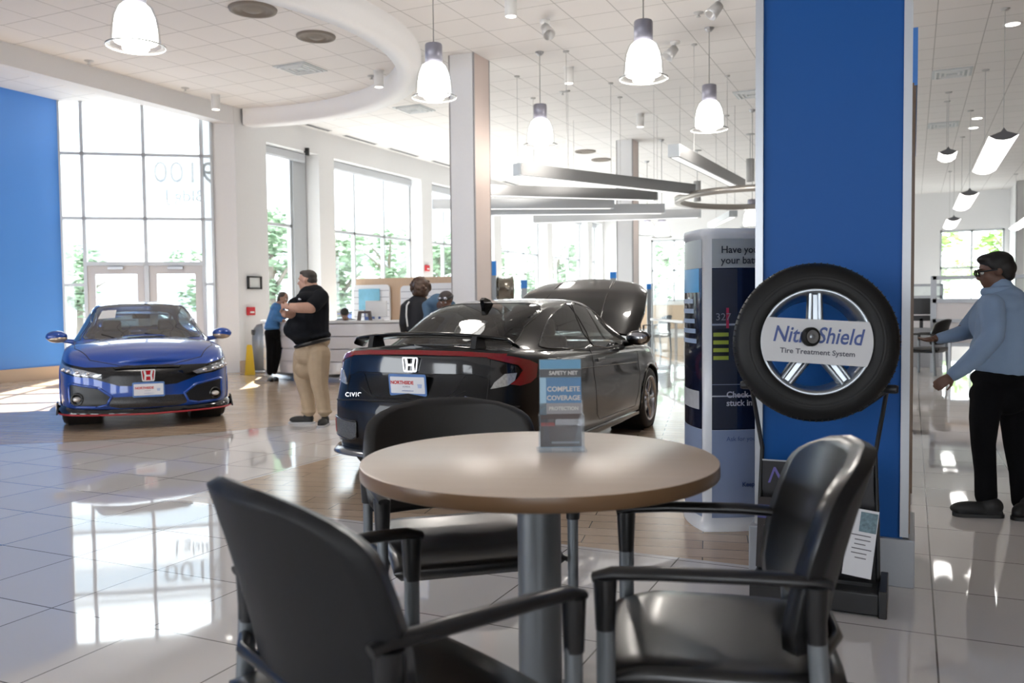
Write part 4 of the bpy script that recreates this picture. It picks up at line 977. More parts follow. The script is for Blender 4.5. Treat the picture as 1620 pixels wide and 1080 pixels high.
BRW = mat('print_brown', (.045, .020, .014), .4); BBL = mat('print_blue', (.03, .14, .30), .35, noise=.35, scale=12); BDK = mat('print_dark', (.015, .012, .014), .35); BGR = mat('print_grey', (.25, .24, .25), .4)
bk = bpl('booklet', -.064, .062, .010, .278, mat('paper_side', (.22, .34, .42), .5), par=bo)
bpl('top_band', -.063, .061, .250, .277, mat('print_sky', (.07, .25, .42), .35), -.0145, -.0135, bk); bpl('title_band', -.064, .062, .224, .248, BDK, -.0150, -.0140, bk)
bpl('picture', -.045, .062, .145, .222, BBL, -.0145, -.0135, bk); bpl('side_strip', -.064, -.045, .11, .222, mat('print_pale_blue', (.28, .45, .58), .4), -.0145, -.0135, bk)
bpl('caption_band', -.064, .062, .112, .145, BGR, -.0145, -.0135, bk); bpl('lower_picture', -.064, .062, .012, .112, BRW, -.0145, -.0135, bk); bpl('red_patch', -.062, -.02, .075, .086, mat('print_red', (.30, .04, .03), .4), -.0155, -.0145, bk)
bpl('bottom_line', -.03, .055, .022, .028, BGR, -.0155, -.0145, bk)
LT = mat('print_light', (.50, .48, .46), .4)
for b_, z, sz in (('SAFETY NET', .236, .016), ('COMPLETE', .187, .0205), ('COVERAGE', .160, .020), ('PROTECTION', .128, .0145)):
    text('print_text', b_, sz, LT, bk, Matrix.Translation((0, 0, 0))@Rt@plane_mtx((.008, -.0152, z), (1, 0, 0), (0, 0, 1)), ext=.0002, bold=.0006)
# ================================================================ guest chairs
LEA = mat('black_leather', (.009, .009, .009), .34, noise=.15, scale=120, bump=.08, spec=.45, coat=.5, coatr=.2); PLA = mat('chair_black_plastic', (.010, .010, .011), .28); LEG = mat('chair_leg_grey', (.17, .185, .20), .35, .4)
def chair(loc, rz, label, hi=True):
    o = empty('guest_chair', loc, rz, label, 'chair', 'black guest chairs with arms around the table' if hi else 'black chairs at the back desks')
    n = 20
    # seat: rounded pad, dished, waterfall front
    P = []
    for i in range(n+1):
        u = -1+2*i/n; row = []
        for j in range(n+1):
            v = -1+2*j/n; wv = .265*(1-.10*max(0, -u)**2); k = (abs(u)**5+abs(v)**5)
            x = .265*u*(1-.045*v*v*(u > 0)); y = wv*v
            z = .462-.045*max(0, u-.55)**1.5*2.2-.012*(1-u*u)*(1-v*v)-.030*max(0, abs(v)-.8)**1.2*5*.4
            row.append((x, y, z))
        P.append(row)
    mb = MB(); mb.grid(P)
    Q = [[(x*.93, y*.93, .385) for x, y, z in r] for r in P]; mb.grid(Q, flip=True)
    rim = lambda G: [G[0][j] for j in range(n+1)]+[G[i][n] for i in range(1, n+1)]+[G[n][j] for j in range(n-1, -1, -1)]+[G[i][0] for i in range(n-1, 0, -1)]
    a_, b_ = rim(P), rim(Q); mid = [((p[0]*1.02), (p[1]*1.02), (p[2]+q[2])/2+.01) for p, q in zip(a_, b_)]
    S_ = [[p, m_, q] for p, m_, q in zip(a_, mid, b_)]; S_.append(S_[0]); mb.grid(S_)
    mb.build('seat', LEA, o, weld=True)
    # backrest: curved padded shield
    def bk(off, k):
        G = []
        for i in range(25):
            t = i/24; z = .515+.395*t; hw = (.285+.022*sin(pi*min(1, t*1.1)))*k
            if t > .74: hw *= sqrt(max(.0, 1-((t-.74)/.268)**2.8))
            if t < .12: hw *= .93+.07*t/.12
            row = []
            for j in range(25):
                v = -1+2*j/24; y = hw*v; x = -.225-.105*t**1.2+.075*(y/.28)**2+off*(1-.0*v*v)
                row.append((x, y, z-(1-k)*.0))
            G.append(row)
        return G
    F, Bk = bk(.028, .97), bk(-.030, 1.0)
    mb = MB(); mb.grid(F, flip=True)
    m2 = MB(); m2.grid(Bk)
    rimg = lambda G: [G[0][j] for j in range(25)]+[G[i][24] for i in range(1, 25)]+[G[24][j] for j in range(23, -1, -1)]+[G[i][0] for i in range(23, 0, -1)]
    a_, b_ = rimg(F), rimg(Bk); cx = Vector((-.32, 0, .75)); mid = []
    for p, q in zip(a_, b_):
        m_ = (Vector(p)+Vector(q))/2; d = Vector((0, m_.y, m_.z-.72)); mid.append(tuple(m_+d.normalized()*.014))
    S_ = [[p, m_] for p, m_ in zip(a_, mid)]; S_.append(S_[0]); mb.grid(S_); mb.build('backrest', LEA, o, weld=True)
    S_ = [[m_, q] for q, m_ in zip(b_, mid)]; S_.append(S_[0]); m2.grid(S_); m2.build('back_shell', mat('chair_back_shell', (.009, .009, .010), .5, bump=.3, scale=300, spec=.3), o, weld=True)
    for s in (1, -1):
        y = .300*s
        MB().tube([(.235, y, 0), (.235, y, .59)], .0165, 16, sy=1.25).build('leg', LEG, o); MB().tube([(-.235, y, 0), (-.195, y, .59)], .0165, 16, sy=1.25).build('leg', LEG, o)
        arm = MB(); arm.tube([(-.225, y*.98, .668), (-.19, y*.99, .676), (-.08, y*1.02, .680), (.12, y*1.02, .678), (.22, y*1.0, .672), (.262, y*.99, .660)], [.018, .023, .024, .024, .023, .018], 14, up=(0, 0, 1), sy=.62)
        arm.tube([(.236, y, .55), (.236, y, .59), (.236, y, .662)], [.021, .023, .026], 16); arm.tube([(-.197, y, .55), (-.194, y, .59), (-.193, y, .668)], [.021, .023, .028], 16)
        arm.build('armrest', PLA, o)
        MB().tube([(.235, y, .40), (0, y*.85, .385), (-.215, y, .40)], .011, 8).build('side_rail', PLA, o)
    MB().tube([(-.205, -.30, .52), (-.25, -.20, .53), (-.25, .20, .53), (-.205, .30, .52)], .014, 8).build('back_bracket', PLA, o)
    MB().box((0, 0, .378), (.40, .44, .02)).build('seat_pan', PLA, o)
    return o
# ---- chair positions (see their arm posts in the photograph)
chair((-.985, 1.525, 0), radians(64), 'black leather guest chair nearest the camera, seen from behind at the lower left')
ch = chair((-1.43, 2.68, 0), radians(-50), 'black leather guest chair on the far side of the round table, facing the camera'); ch.scale = (1.05, 1.06, .96)
chair((-.43, 2.09, 0), radians(193), 'black leather guest chair at the right of the round table, seen from its side')
# ================================================================ tire display
WCN = dep(1287, 542, 3.46)
o = empty('tire_stand', (WCN.x, 3.80, 0), 0, 'black metal stand with printed boards carrying the display tire by the blue pillar', 'display stand')
ox, oy = WCN.x, 3.80; BK = mat('stand_black', (.014, .014, .015), .4)
t = MB(); zc = WCN.z; wx_ = .265
for s in (-1, 1):
    t.tube([(s*.24, .02, .03), (s*.235, .02, .35), (s*.225, .02, .62), (s*wx_, 0, zc-.21), (s*(wx_+.01), -.02, zc-.19)], .013, 10, sy=.7)
t.tube([(-wx_-.01, -.02, zc-.19), (-.17, -.02, zc-.275), (.17, -.02, zc-.275), (wx_+.01, -.02, zc-.19)], .010, 8)
t.build('frame_tube', BK, o)
MB().box((0, -.03, .05), (.50, .26, .09), bev=.008).box((.262, -.03, .055), (.03, .28, .11), bev=.004).build('base_tray', BK, o)
MB().box((0, .03, .30), (.46, .012, .52)).build('back_board', mat('board_black', (.012, .011, .014), .35), o)
for s in (-1, 1):
    k = MB().lathe([(0, -.03), (.014, -.03), (.018, -.02), (.018, .02), (.014, .03), (0, .03)], (s*(wx_+.015), -.02, zc-.19), axis='x', n=12); k.build('clamp_knob', BK, o)
pu = mat('print_purple', (.06, .06, .26), .4); pw = mat('print_paper', (.72, .72, .74), .5)
up_ = MB().box((0, -.005, .505), (.44, .008, .13)).build('header_board', mat('board_black'), o)
text('logo', 'N', .10, mat('logo_violet', (.16, .14, .42), .4), up_, plane_mtx((-.165, -.011, .505), (1, 0, 0), (0, 0, 1)), shear=.35)
MB().box((0, -.011, .572), (.44, .003, .006)).build('board_edge', mat('edge_silver', (.4, .4, .42), .3, .6), up_)
Ri = Matrix.Rotation(radians(-14), 3, 'X'); c0 = Vector((-.115, -.065, .275))
ib = MB().box(c0, (.235, .006, .29), mtx=Ri).build('info_board', mat('board_brown', (.020, .014, .014), .45), o)
MB().box(c0+Ri@Vector((0, -.004, .085)), (.235, .003, .055), mtx=Ri).build('title_strip', pu, ib)
Mi = Matrix.Translation(c0)@Ri.to_4x4()@plane_mtx((0, -.007, 0), (1, 0, 0), (0, 0, 1))
text('board_text', 'The Way to', .030, pw, ib, Mi@Matrix.Translation((-.03, .085, 0)), bold=.0008)
for k, b_ in enumerate(('Proven Tire Care', 'Oxygen Free Fill', 'Better Fuel Mileage', 'Longer Tire Life', 'Cooler Running', 'Steady Pressure')):
    text('board_text', '- '+b_, .014, mat('print_dim', (.35, .34, .33), .5), ib, Mi@Matrix.Translation((-.09, .03-k*.021, 0)), align='LEFT')
c1 = Vector((.175, -.055, .265)); fl = MB().box(c1, (.11, .004, .27), mtx=Ri@Matrix.Rotation(radians(6), 3, 'Y')).build('flyer', pw, o)
Rf = Ri@Matrix.Rotation(radians(6), 3, 'Y'); Mf = Matrix.Translation(c1)@Rf.to_4x4()@plane_mtx((0, -.004, 0), (1, 0, 0), (0, 0, 1))
MB().box(c1+Rf@Vector((.02, -.003, .085)), (.065, .002, .08), mtx=Rf).build('flyer_photo', mat('print_photo', (.12, .20, .24), .4, noise=.8, scale=70), fl)
for k in range(6): MB().box(c1+Rf@Vector((-.002+.008*(k % 2), -.003, .03-k*.018)), (.075-.016*(k % 3), .0015, .004), mtx=Rf).build('flyer_text', mat('print_ink', (.12, .12, .13), .5), fl)
MB().box((.0, -.075, .10), (.44, .004, .02)).build('tray_lip', BK, o)
# the tire and rim with the round-cornered sign
wo = empty('tire_exhibit', WCN, 0, 'large black tire on a silver five-spoke rim with a sign across it', 'tire')
wo.rotation_mode = 'QUATERNION'
nrm = Vector((.20, -.97, .09)).normalized(); xr_ = Vector((0, 0, 1)).cross(nrm).normalized()*1; xr_ = Vector((nrm.y, -nrm.x, 0)).normalized()*-1; upv = nrm.cross(xr_).normalized()
if upv.z < 0: upv = -upv
MW = Matrix((( xr_.x, -nrm.x, upv.x), (xr_.y, -nrm.y, upv.y), (xr_.z, -nrm.z, upv.z))); wo.rotation_quaternion = MW.to_quaternion()
RT, RI, HW = .312, .203, .095
pr_ = [(RI, -HW*.92), (RI+.008, -HW), (RI+.03, -HW*1.06), (RT-.05, -HW*1.06), (RT-.022, -HW*.96), (RT-.008, -HW*.82), (RT, -HW*.6)]
for q in (-.045, -.015, .015, .045): pr_ += [(RT, q-.006), (RT-.007, q-.004), (RT-.007, q+.004), (RT, q+.006)]
pr_ += [(RT, HW*.6), (RT-.008, HW*.82), (RT-.022, HW*.96), (RT-.05, HW*1.06), (RI+.03, HW*1.06), (RI+.008, HW), (RI, HW*.92)]
TYD = mat('display_tyre_rubber', (.006, .006, .006), .5, noise=.15, scale=80, spec=.3)
ty = MB().lathe(pr_, axis='y', n=96).build('tyre', TYD, wo)
lug = MB()
for k in range(84):
    a = 2*pi*k/84
    Rk = Matrix.Rotation(a, 3, 'Y'); lug.box(Rk@Vector((RT-.0095, 0, 0)), (.0195, HW*1.60, .004), mtx=Rk)
lug.build('tread_groove', mat('tread_dark', (.004, .004, .004), .7), ty)
MB().lathe([(RT-.075, -HW*1.075), (RT-.070, -HW*1.085), (RT-.065, -HW*1.07)], axis='y', n=72).lathe([(RI+.045, -HW*1.06), (RI+.05, -HW*1.08), (RI+.055, -HW*1.06)], axis='y', n=72).build('sidewall_bead', TYD, ty)
SIL = mat('rim_silver', (.36, .39, .42), .30, .9); rm = MB()
rm.lathe([(RI+.010, -HW*.90), (RI+.006, -HW*.97), (RI-.008, -HW*.95), (RI-.016, -HW*.75), (RI-.024, -HW*.4), (RI-.03, HW*.9), (RI-.026, HW*.9), (RI-.018, -HW*.4)], axis='y', n=72)
for k in range(5):
    a = -pi/2+2*pi*k/5
    Rk = Matrix.Rotation(a, 3, 'Y')
    for sg in (-1, 1):
        P = [[Rk@Vector((r_, -.055+dy, sg*(.006+.002)+0)), Rk@Vector((r_, -.085+dy, sg*.009)), Rk@Vector((r_, -.088+dy, sg*(.022+wd_))), Rk@Vector((r_, -.055+dy, sg*(.030+wd_)))] for r_, dy, wd_ in ((.03, .02, .008), (.10, .012, .003), (.19, .004, .0))]
        rm.grid(P, closed=True)
    rm.grid([[Rk@Vector((r_, -.066, -.010)), Rk@Vector((r_, -.066, .010))] for r_ in (.03, .19)])
rm.lathe([(0, -.075), (.05, -.075), (.06, -.06), (.06, -.02)], axis='y', n=32)
rm.build('rim', SIL, wo)
pl = []
for k in range(13): a = radians(-24.5+49*k/12); pl.append((.207*cos(a), .207*sin(a)))
for k in range(13): a = radians(180-24.5+49*k/12); pl.append((.207*cos(a), .207*sin(a)))
Rs = Matrix.Rotation(radians(3.5), 3, 'Y')
fs = lambda x, z, y: Rs@Vector((x, y, z))
sg_ = MB().prism(pl, -.105, -.099, fs).build('sign', mat('sign_white', (.50, .50, .51), .4), wo)
Ms = Rs.to_4x4()@plane_mtx((0, -.106, 0), (1, 0, 0), (0, 0, 1)); SB = mat('sign_blue', (.006, .035, .19), .4)
text('sign_text', 'Nitr', .088, SB, sg_, Ms@Matrix.Translation((-.103, .020, 0)), shear=.22, bold=.0012, sx=.82)
text('sign_text', 'Shield', .088, SB, sg_, Ms@Matrix.Translation((.083, .022, 0)), shear=.22, bold=.0012, sx=.80)
text('sign_text', 'Tire Treatment System', .028, mat('sign_ink', (.05, .05, .07), .4), sg_, Ms@Matrix.Translation((.005, -.042, 0)), bold=.0006, sx=1.05)
ic = MB(); Ric = Rs@Matrix.Rotation(radians(28), 3, 'Z')
ic.lathe([(.022, -.010), (.032, -.014), (.037, -.008), (.037, .010), (.03, .012)], (-.022, -.118, .018), n=32, mtx=Ric@Matrix.Rotation(-pi/2, 3, 'X')); ic.build('tire_emblem', TYD, sg_)
i2 = MB().lathe([(0, -.013), (.006, -.015), (.008, -.011), (.016, -.010), (.022, -.014), (.026, -.013)], (-.022, -.118, .018), n=24, mtx=Ric@Matrix.Rotation(-pi/2, 3, 'X')); i2.build('tire_emblem_rim', SIL, sg_)
# ================================================================ battery advertising column (rounded triangular plan)
V = [Vector((-1.01, 4.67)), Vector((-.52, 5.08)), Vector((-1.23, 5.21))]; ctr = (V[0]+V[1]+V[2])/3
o = empty('display_column', (ctr.x, ctr.y, 0), 0, 'white three-sided advertising column with battery graphics left of the blue pillar', 'display column')
V = [v-ctr for v in V]
def face(i, u, z, off=0):
    a, b = V[i], V[(i+1) % 3]; p = a.lerp(b, u); n = Vector(((b-a).y, -(b-a).x)).normalized()
    if n.dot(p) < 0: n = -n
    p = p+n*(.055*4*u*(1-u)+off); return Vector((p.x, p.y, z))
KW = mat('column_shell_white', (.72, .73, .75), .3, coat=.3); P = []
for z in (0, .05, .055, 1.60, 1.605, 1.64):
    k = 1.04 if z < .052 or z > 1.602 else 1.0; row = []
    for i in range(3):
        for u in range(12): q = face(i, u/12, z); row.append((q.x*k, q.y*k, z))
    P.append(row)
mb = MB().grid(P, closed=True); mb.add([p for p in P[-1]], [tuple(range(36))]); mb.build('shell', KW, o)
def kpanel(nm, i, u0, u1, z0, z1, m, off=.003, par=None, nz_=1, shear=0):
    G = [[face(i, u0+(u1-u0)*k/14+shear*(z-z0), z, off) for k in range(15)] for z in (z0, z1)]
    q = MB().grid(G); return q.build(nm, m, par or o)
def ktext(body, sz, i, u, z, m, par, off=.0075, align='LEFT', bold=0):
    t = text('panel_text', body, sz, m, par, None, align=align, bold=bold); L_ = (V[(i+1) % 3]-V[i]).length
    for v in t.data.vertices:
        uu = u+v.co.x/L_; v.co = face(i, uu, z+v.co.y, off)
    return t
for i in (0, 2):
    rev = i == 2
    U = (lambda a, b: (1-b, 1-a)) if rev else (lambda a, b: (a, b))
    e = kpanel('graphic_panel', i, *U(.05, .95), .555, 1.43, mat('graphic_navy', (.008, .012, .03), .15, coat=.6), .003)
    kpanel('header_panel', i, *U(.05, .95), 1.432, 1.585, mat('graphic_grey', (.33, .35, .35) if not rev else (.33, .35, .35), .3), .003)
    kpanel('lower_panel', i, *U(.05, .95), .075, .553, mat('graphic_blue_grey', (.24, .30, .44), .3), .003)
    if not rev:
        kpanel('dark_stripe', i, .05, .26, .56, 1.425, mat('graphic_charcoal', (.035, .035, .04), .15, coat=.6), .004, e)
        for a, z0, z1 in ((.05, 1.12, 1.13), (.28, 1.13, 1.135), (.30, .83, .835), (.05, .80, .803)): kpanel('light_line', i, a, a+.65, z0, z1, mat('graphic_line', (.25, .28, .33), .3), .005, e)
        for q in range(3): kpanel('thin_line', i, .35, .95, 1.27-.1*q, 1.273-.1*q, mat('graphic_line'), .005, e, shear=-.0)
        for q in range(8): kpanel('warning_stripe', i, .06, .185, .935+.021*q, .956+.021*q, mat('graphic_lime' if q % 2 == 0 else 'graphic_blk', (.32, .38, .05) if q % 2 == 0 else (.01, .01, .01), .3), .005, e)
        kpanel('red_mark', i, .165, .188, 1.105, 1.215, mat('graphic_red', (.40, .03, .07), .3), .005, e)
        kpanel('bright_arc', i, .05, .60, .735, .742, mat('graphic_line2', (.5, .52, .55), .3), .005, e)
        kpanel('cell_block', i, .26, .36, .88, 1.0, mat('graphic_cell', (.10, .16, .26), .3, noise=.8, scale=60), .005, e)
        ik = mat('panel_ink', (.03, .035, .05), .4); wt = mat('panel_white_ink', (.7, .7, .74), .4)
        ktext('Have your battery', .053, i, .12, 1.525, ik, e, bold=.0008); ktext('your batteries tested', .053, i, .12, 1.468, ik, e, bold=.0008)
        ktext('327', .055, i, .075, 1.165, mat('panel_grey_ink', (.3, .3, .32), .4), e)
        ktext('Check it today', .046, i, .165, .745, wt, e, bold=.0012); ktext('stuck in a parking lot', .046, i, .165, .70, wt, e, bold=.0012)
        ktext('Ask for your complimentary', .034, i, .165, .505, mat('panel_blue_ink', (.05, .09, .25), .4), e); ktext('Keep it special', .034, i, .30, .255, mat('panel_blue_ink'), e, bold=.001)
    else:
        kpanel('sky_stripe', i, .10, .90, 1.30, 1.43, mat('graphic_cyan', (.05, .30, .60), .3), .004, e)
        for q in range(5): kpanel('pale_stripe', i, .15+.04*q, .85-.02*q, 1.02+.055*q, 1.045+.055*q, mat('graphic_pale', (.35, .45, .62), .3), .005, e)
        kpanel('silver_block', i, .10, .90, .66, .76, mat('graphic_silver', (.45, .46, .48), .3, noise=.3, scale=20), .004, e)
# ================================================================ reception desk
DW_ = mat('desk_white', (.78, .78, .80), .15, coat=.6); WD = woodmat('desk_wood', (.52, .36, .24), (.60, .44, .31), .35, (14, 14, 1))
DC = (-8.9, 13.5)
o = empty('reception_desk', (*DC, 0), 0, 'curved white reception desk with grooved front and a wood insert', 'desk')
for nm, m_, a0, a1 in (('front_panel', DW_, 212, 263.5), ('wood_insert', WD, 263.5, 274.5), ('front_panel', DW_, 274.5, 318)):
    n = int(a1-a0); q = MB(); z = .14
    for k in range(4):
        z1 = z+.188; q.lathe([(2.10, z), (2.10, z1)], n=n, a0=radians(a0), a1=radians(a1)); q.lathe([(2.10, z1), (2.06, z1)], n=n, a0=radians(a0), a1=radians(a1)); q.lathe([(2.06, z1), (2.06, z1+.018)], n=n, a0=radians(a0), a1=radians(a1)); q.lathe([(2.06, z1+.018), (2.10, z1+.018)], n=n, a0=radians(a0), a1=radians(a1)); z = z1+.018
    q.lathe([(2.10, z), (2.10, .965), (2.06, .965), (2.06, .14), (2.10, .14)], n=n, a0=radians(a0), a1=radians(a1)); q.build(nm, m_, o)
MB().lathe([(2.04, 0), (2.04, .15), (1.98, .15), (1.98, 0), (2.04, 0)], n=100, a0=radians(212), a1=radians(318)).build('kick_plate', STEEL, o)
MB().lathe([(2.13, .965), (2.13, 1.0), (1.60, 1.0), (1.60, .965), (2.13, .965)], n=100, a0=radians(212), a1=radians(318)).build('worktop', mat('desk_top', (.66, .66, .66), .2), o)
for a in (212, 318):
    R = Matrix.Rotation(radians(a), 3, 'Z'); MB().box(R@Vector((1.87, 0, .49)), (.46, .03, .96), mtx=R).build('end_panel', DW_, o)
# things on the desk
def on_desk(px, z=1.0, back=.15):
    d = ray(px, 500); d = Vector((d.x, d.y)).normalized(); c = Vector(DC); b = -d.dot(c); q = c.length_squared-2.1**2; t = -b-sqrt(b*b-q); p = d*(t+back); return p
p = on_desk(577); o = empty('desk_monitor', (p.x+.08, p.y+.22, 1.0), radians(20), 'white back of a monitor on the reception desk behind the brown stand', 'monitor')
MB().box((0, 0, .19), (.36, .04, .26), bev=.01).build('screen_case', WHITE, o); MB().box((0, 0, .01), (.2, .16, .02)).box((0, 0, .04), (.05, .03, .06)).build('foot', WHITE, o)
p = on_desk(577); o = tag(MB().prism([(-.12, 0), (-.075, 0), (-.06, .115), (.06, .115), (.075, 0), (.12, 0), (.095, .155), (-.095, .155)], -.04, .04, lambda x, z, y: (x, y, z)).build('brochure_stand', mat('stand_brown', (.07, .045, .04), .4), None, (p.x, p.y, 1.0), radians(20)), 'small brown arch-shaped stand on the reception desk', 'stand')
p = on_desk(507); o = empty('tablet', (p.x, p.y, 1.0), radians(10), 'dark tilted tablet on the reception desk behind the standing man', 'tablet')
MB().box((0, 0, .07), (.22, .012, .15), mtx=Matrix.Rotation(radians(-35), 3, 'X')).build('screen', BLACKP, o); MB().box((0, .03, .006), (.12, .12, .012)).build('base', BLACKP, o)
# ================================================================ display wall
YD = 14.75
def wx(px): return ony(px, 470, YD).x
def wz(px, py): return ony(px, py, YD).z
x0, x1 = wx(563), wx(745); zt = wz(563, 441)
o = empty('display_wall', ((x0+x1)/2, YD, 0), 0, 'light wood display wall behind the reception desk', 'display wall'); ox = (x0+x1)/2
MB().box((0, .05, zt/2), (x1-x0, .08, zt)).build('wood_board', WD, o)
SL = mat('slat_white', (.74, .75, .78), .3); GRV = mat('slat_groove', (.30, .31, .36), .5)
def slat(pa, pb, py, label):
    a, b = wx(pa)-ox, wx(pb)-ox; z1 = wz(pa, py); s = empty('slat_board', (ox+(a+b)/2, YD-.02, 0), 0, label, 'display board', 'white slatted display boards')
    f_ = lambda x, z, y: (x, y, z); MB().prism(rrect(b-a, z1-.1, .09, 6, 0, (z1+.1)/2), -.04, 0, f_).build('board', SL, s)
    g = MB(); z = z1-.12
    while z > .25: g.box((0, -.042, z), (b-a-.03, .008, .012)); z -= .13
    g.build('groove', GRV, s); return s, a, b
s, a, b = slat(562, 619, 451, 'white slatted display board behind the reception desk with a blue poster on it')
pa, pb = wx(571)-ox-(a+b)/2, wx(604)-ox-(a+b)/2; z0, z1 = wz(585, 490), wz(585, 457)
po = tag(MB().box(((pa+pb)/2, -.055, (z0+z1)/2), (pb-pa, .01, z1-z0)).build('poster', mat('poster_blue', (.22, .50, .66), .3, noise=.6, scale=3.5), None, (s.location.x, s.location.y, 0)), 'pale blue poster on the slatted display board', 'poster')
po2 = tag(MB().box(((pa+pb)/2+.07, -.056, z0-.22), (pb-pa-.12, .012, .42)).build('poster', mat('poster_dark', (.05, .08, .22), .3, noise=.7, scale=9), None, (s.location.x, s.location.y, 0)), 'dark blue poster below the pale blue one on the slatted board', 'poster')
s, a, b = slat(636, 672, 452, 'narrow white slatted display board behind the woman with pinned-up hair'); s, a, b = slat(678, 735, 448, 'white slatted display board between the woman and the white column')
# ================================================================ left side small things
p = onx(403, 447, WX+.03); o = empty('picture_frame', p, 0, 'small black picture frame on the white wall beside the entrance', 'picture frame')
t = MB(); W_, H_ = .26, .22
for sy in (-1, 1): t.box((0, sy*W_/2, 0), (.03, .03, H_+.03)); t.box((0, 0, sy*H_/2), (.03, W_+.03, .03))
t.build('frame', mat('frame_black', (.015, .015, .015), .4), o); MB().box((-.008, 0, 0), (.01, W_, H_)).build('picture', mat('picture_pale', (.62, .64, .64), .5), o)
o.scale = (1, 1.35, 1)
for px, py, lb in ((397, 492, 'red fire alarm pull box on the wall above the grey trash can'), (676, 424, 'red fire alarm box on the pier left of the nearer white column')):
    p = onx(px, py, WX+.03); o = empty('fire_alarm', p, 0, lb, 'fire alarm', 'red fire alarm boxes')
    MB().box((0, 0, 0), (.05, .20, .16), bev=.01).build('case', mat('alarm_red', (.55, .02, .03), .4), o); MB().box((.03, 0, -.02), (.02, .10, .03)).build('handle', WHITE, o)
p = onx(486, 240, WX+.06); o = empty('wall_speaker', p, 0, 'small black device high on the wall right of the narrow window', 'wall device')
MB().box((0, 0, 0), (.08, .06, .16), bev=.01).build('case', BLACKP, o); MB().box((-.05, 0, .0), (.05, .03, .03)).build('bracket', BLACKP, o)
p = Vector((-11.12, 12.86)); o = empty('trash_can', (p.x, p.y, 0), radians(-40), 'grey domed trash can against the wall beside the leaning woman', 'trash can')
MB().lathe([(.0, .04), (.20, .04), (.20, .66), (.195, .72), (.17, .82), (.11, .90), (0, .93)], n=36).build('body', mat('can_grey', (.20, .22, .25), .35, .4), o)
MB().lathe([(.0, 0), (.205, 0), (.205, .05), (0, .05)], n=36).build('base_ring', STEEL, o); MB().box((.0, -.175, .76), (.2, .05, .1), bev=.015).build('flap', BLACKP, o)
p = Vector((-10.98, 12.33)); o = empty('wet_floor_sign', (p.x, p.y, 0), radians(35), 'folded yellow floor sign leaning beside the grey trash can', 'floor sign')
YL = mat('sign_yellow', (.75, .50, .02), .4)
for s_ in (-1, 1): MB().prism([(-.14, 0), (.14, 0), (.075, .62), (-.075, .62)], -.012, .012, lambda x, z, y, s_=s_: (x, y+s_*(.07-.085*z), z)).build('panel', YL, o)
MB().box((0, 0, .63), (.12, .05, .03)).build('hinge', YL, o); o.scale = (.62, .8, .85)
# ================================================================ wheel displays behind the black car
PG = mat('post_grey_display', (.28, .30, .32), .3, .4); SBL = mat('post_blue_header', (.02, .20, .62), .4)
for px, py, d, hb, lb in ((780, 413, 14.5, .24, 'tall grey display post with a blue header right of the nearer column'), (829, 443, 17, .16, 'grey display post with a blue header right of the alloy rim'),
                      (970, 430, 22, .16, 'grey display post with a blue header above the raised black hood'), (1028, 449, 22.5, .14, 'grey display post with a blue header left of the far window')):
    p = dep(px, py, d); w_ = 9/1370*d; o = empty('display_post', (p.x, p.y, 0), radians(24.8), lb, 'display post', 'blue-topped wheel display posts')
    MB().box((0, 0, (p.z-hb)/2), (w_, .06, p.z-hb)).build('post', PG, o); MB().box((0, 0, p.z-hb/2), (w_*1.1, .07, hb)).build('header', SBL, o); MB().box((0, 0, .015), (.36, .30, .03)).build('foot', PG, o)
p = dep(799, 457, 14.6); o = empty('alloy_rim', p, radians(24.8+8), 'dark alloy rim seen edge-on beside the tall blue-topped post', 'wheel rim')
RA = mat('rim_bronze', (.20, .18, .15), .25, .85)
MB().lathe([(.195, -.13), (.215, -.13), (.215, -.12), (.19, -.10), (.18, 0), (.19, .09), (.215, .11), (.215, .125), (.195, .125), (.17, 0), (.195, -.13)], axis='x', n=48).build('barrel', RA, o)
t = MB()
for k in range(5): R = Matrix.Rotation(2*pi*k/5, 3, 'X'); t.box(R@Vector((.12, 0, .10)), (.03, .035, .19), mtx=R)
t.lathe([(0, .14), (.05, .14), (.05, .10)], axis='x', n=20); t.build('spokes', mat('rim_black2', (.03, .03, .03), .3, .6), o)
MB().tube([(-.0, 0, -.21), (0, 0, -p.z+.02)], .02, 10).lathe([(0, .02), (.2, .02), (.2, 0), (0, 0)], (0, 0, -p.z), n=24).build('stand', PG, o)
# slim glass screen with metal posts left of the advertising column
a, b = onz(1032, 560, 0), onz(1084, 575, 0); d_ = (b-a); R = Matrix.Rotation(atan2(d_.y, d_.x), 3, 'Z'); ln = d_.length
o = empty('glass_screen', (a+b)/2, atan2(d_.y, d_.x), 'glass screen with thin metal posts behind the advertising column', 'glass screen')
MB().box((0, 0, .84), (ln-.04, .012, 1.64)).build('pane', PANE, o)
for s_ in (-1, 1): MB().box((s_*ln/2, 0, .84), (.035, .035, 1.68)).build('post', mat('post_steel', (.45, .47, .49), .3, .7), o)
MB().box((0, -.03, .84), (ln, .04, .05)).build('rail', WHITE, o)
def small_table(c, rz, label, w_=.9, d_=.6, h=.74, m_=WHITE):
    o = empty('side_table', (*c, 0), rz, label, 'table'); MB().box((0, 0, h-.015), (w_, d_, .03), bev=.005).build('tabletop', m_, o)
    for sx in (-1, 1):
        for sy in (-1, 1): MB().tube([(sx*(w_/2-.05), sy*(d_/2-.05), 0), (sx*(w_/2-.05), sy*(d_/2-.05), h-.03)], .014, 8).build('leg', STEEL, o)
    return o
p = onz(1040, 556); chair((p.x, p.y, 0), radians(170), 'black chair with arms at the far table right of the raised hood', False)
q = onz(1072, 556); small_table((q.x+.4, q.y+.3), radians(10), 'far white table beside the glass screen right of the raised hood', 1.1)
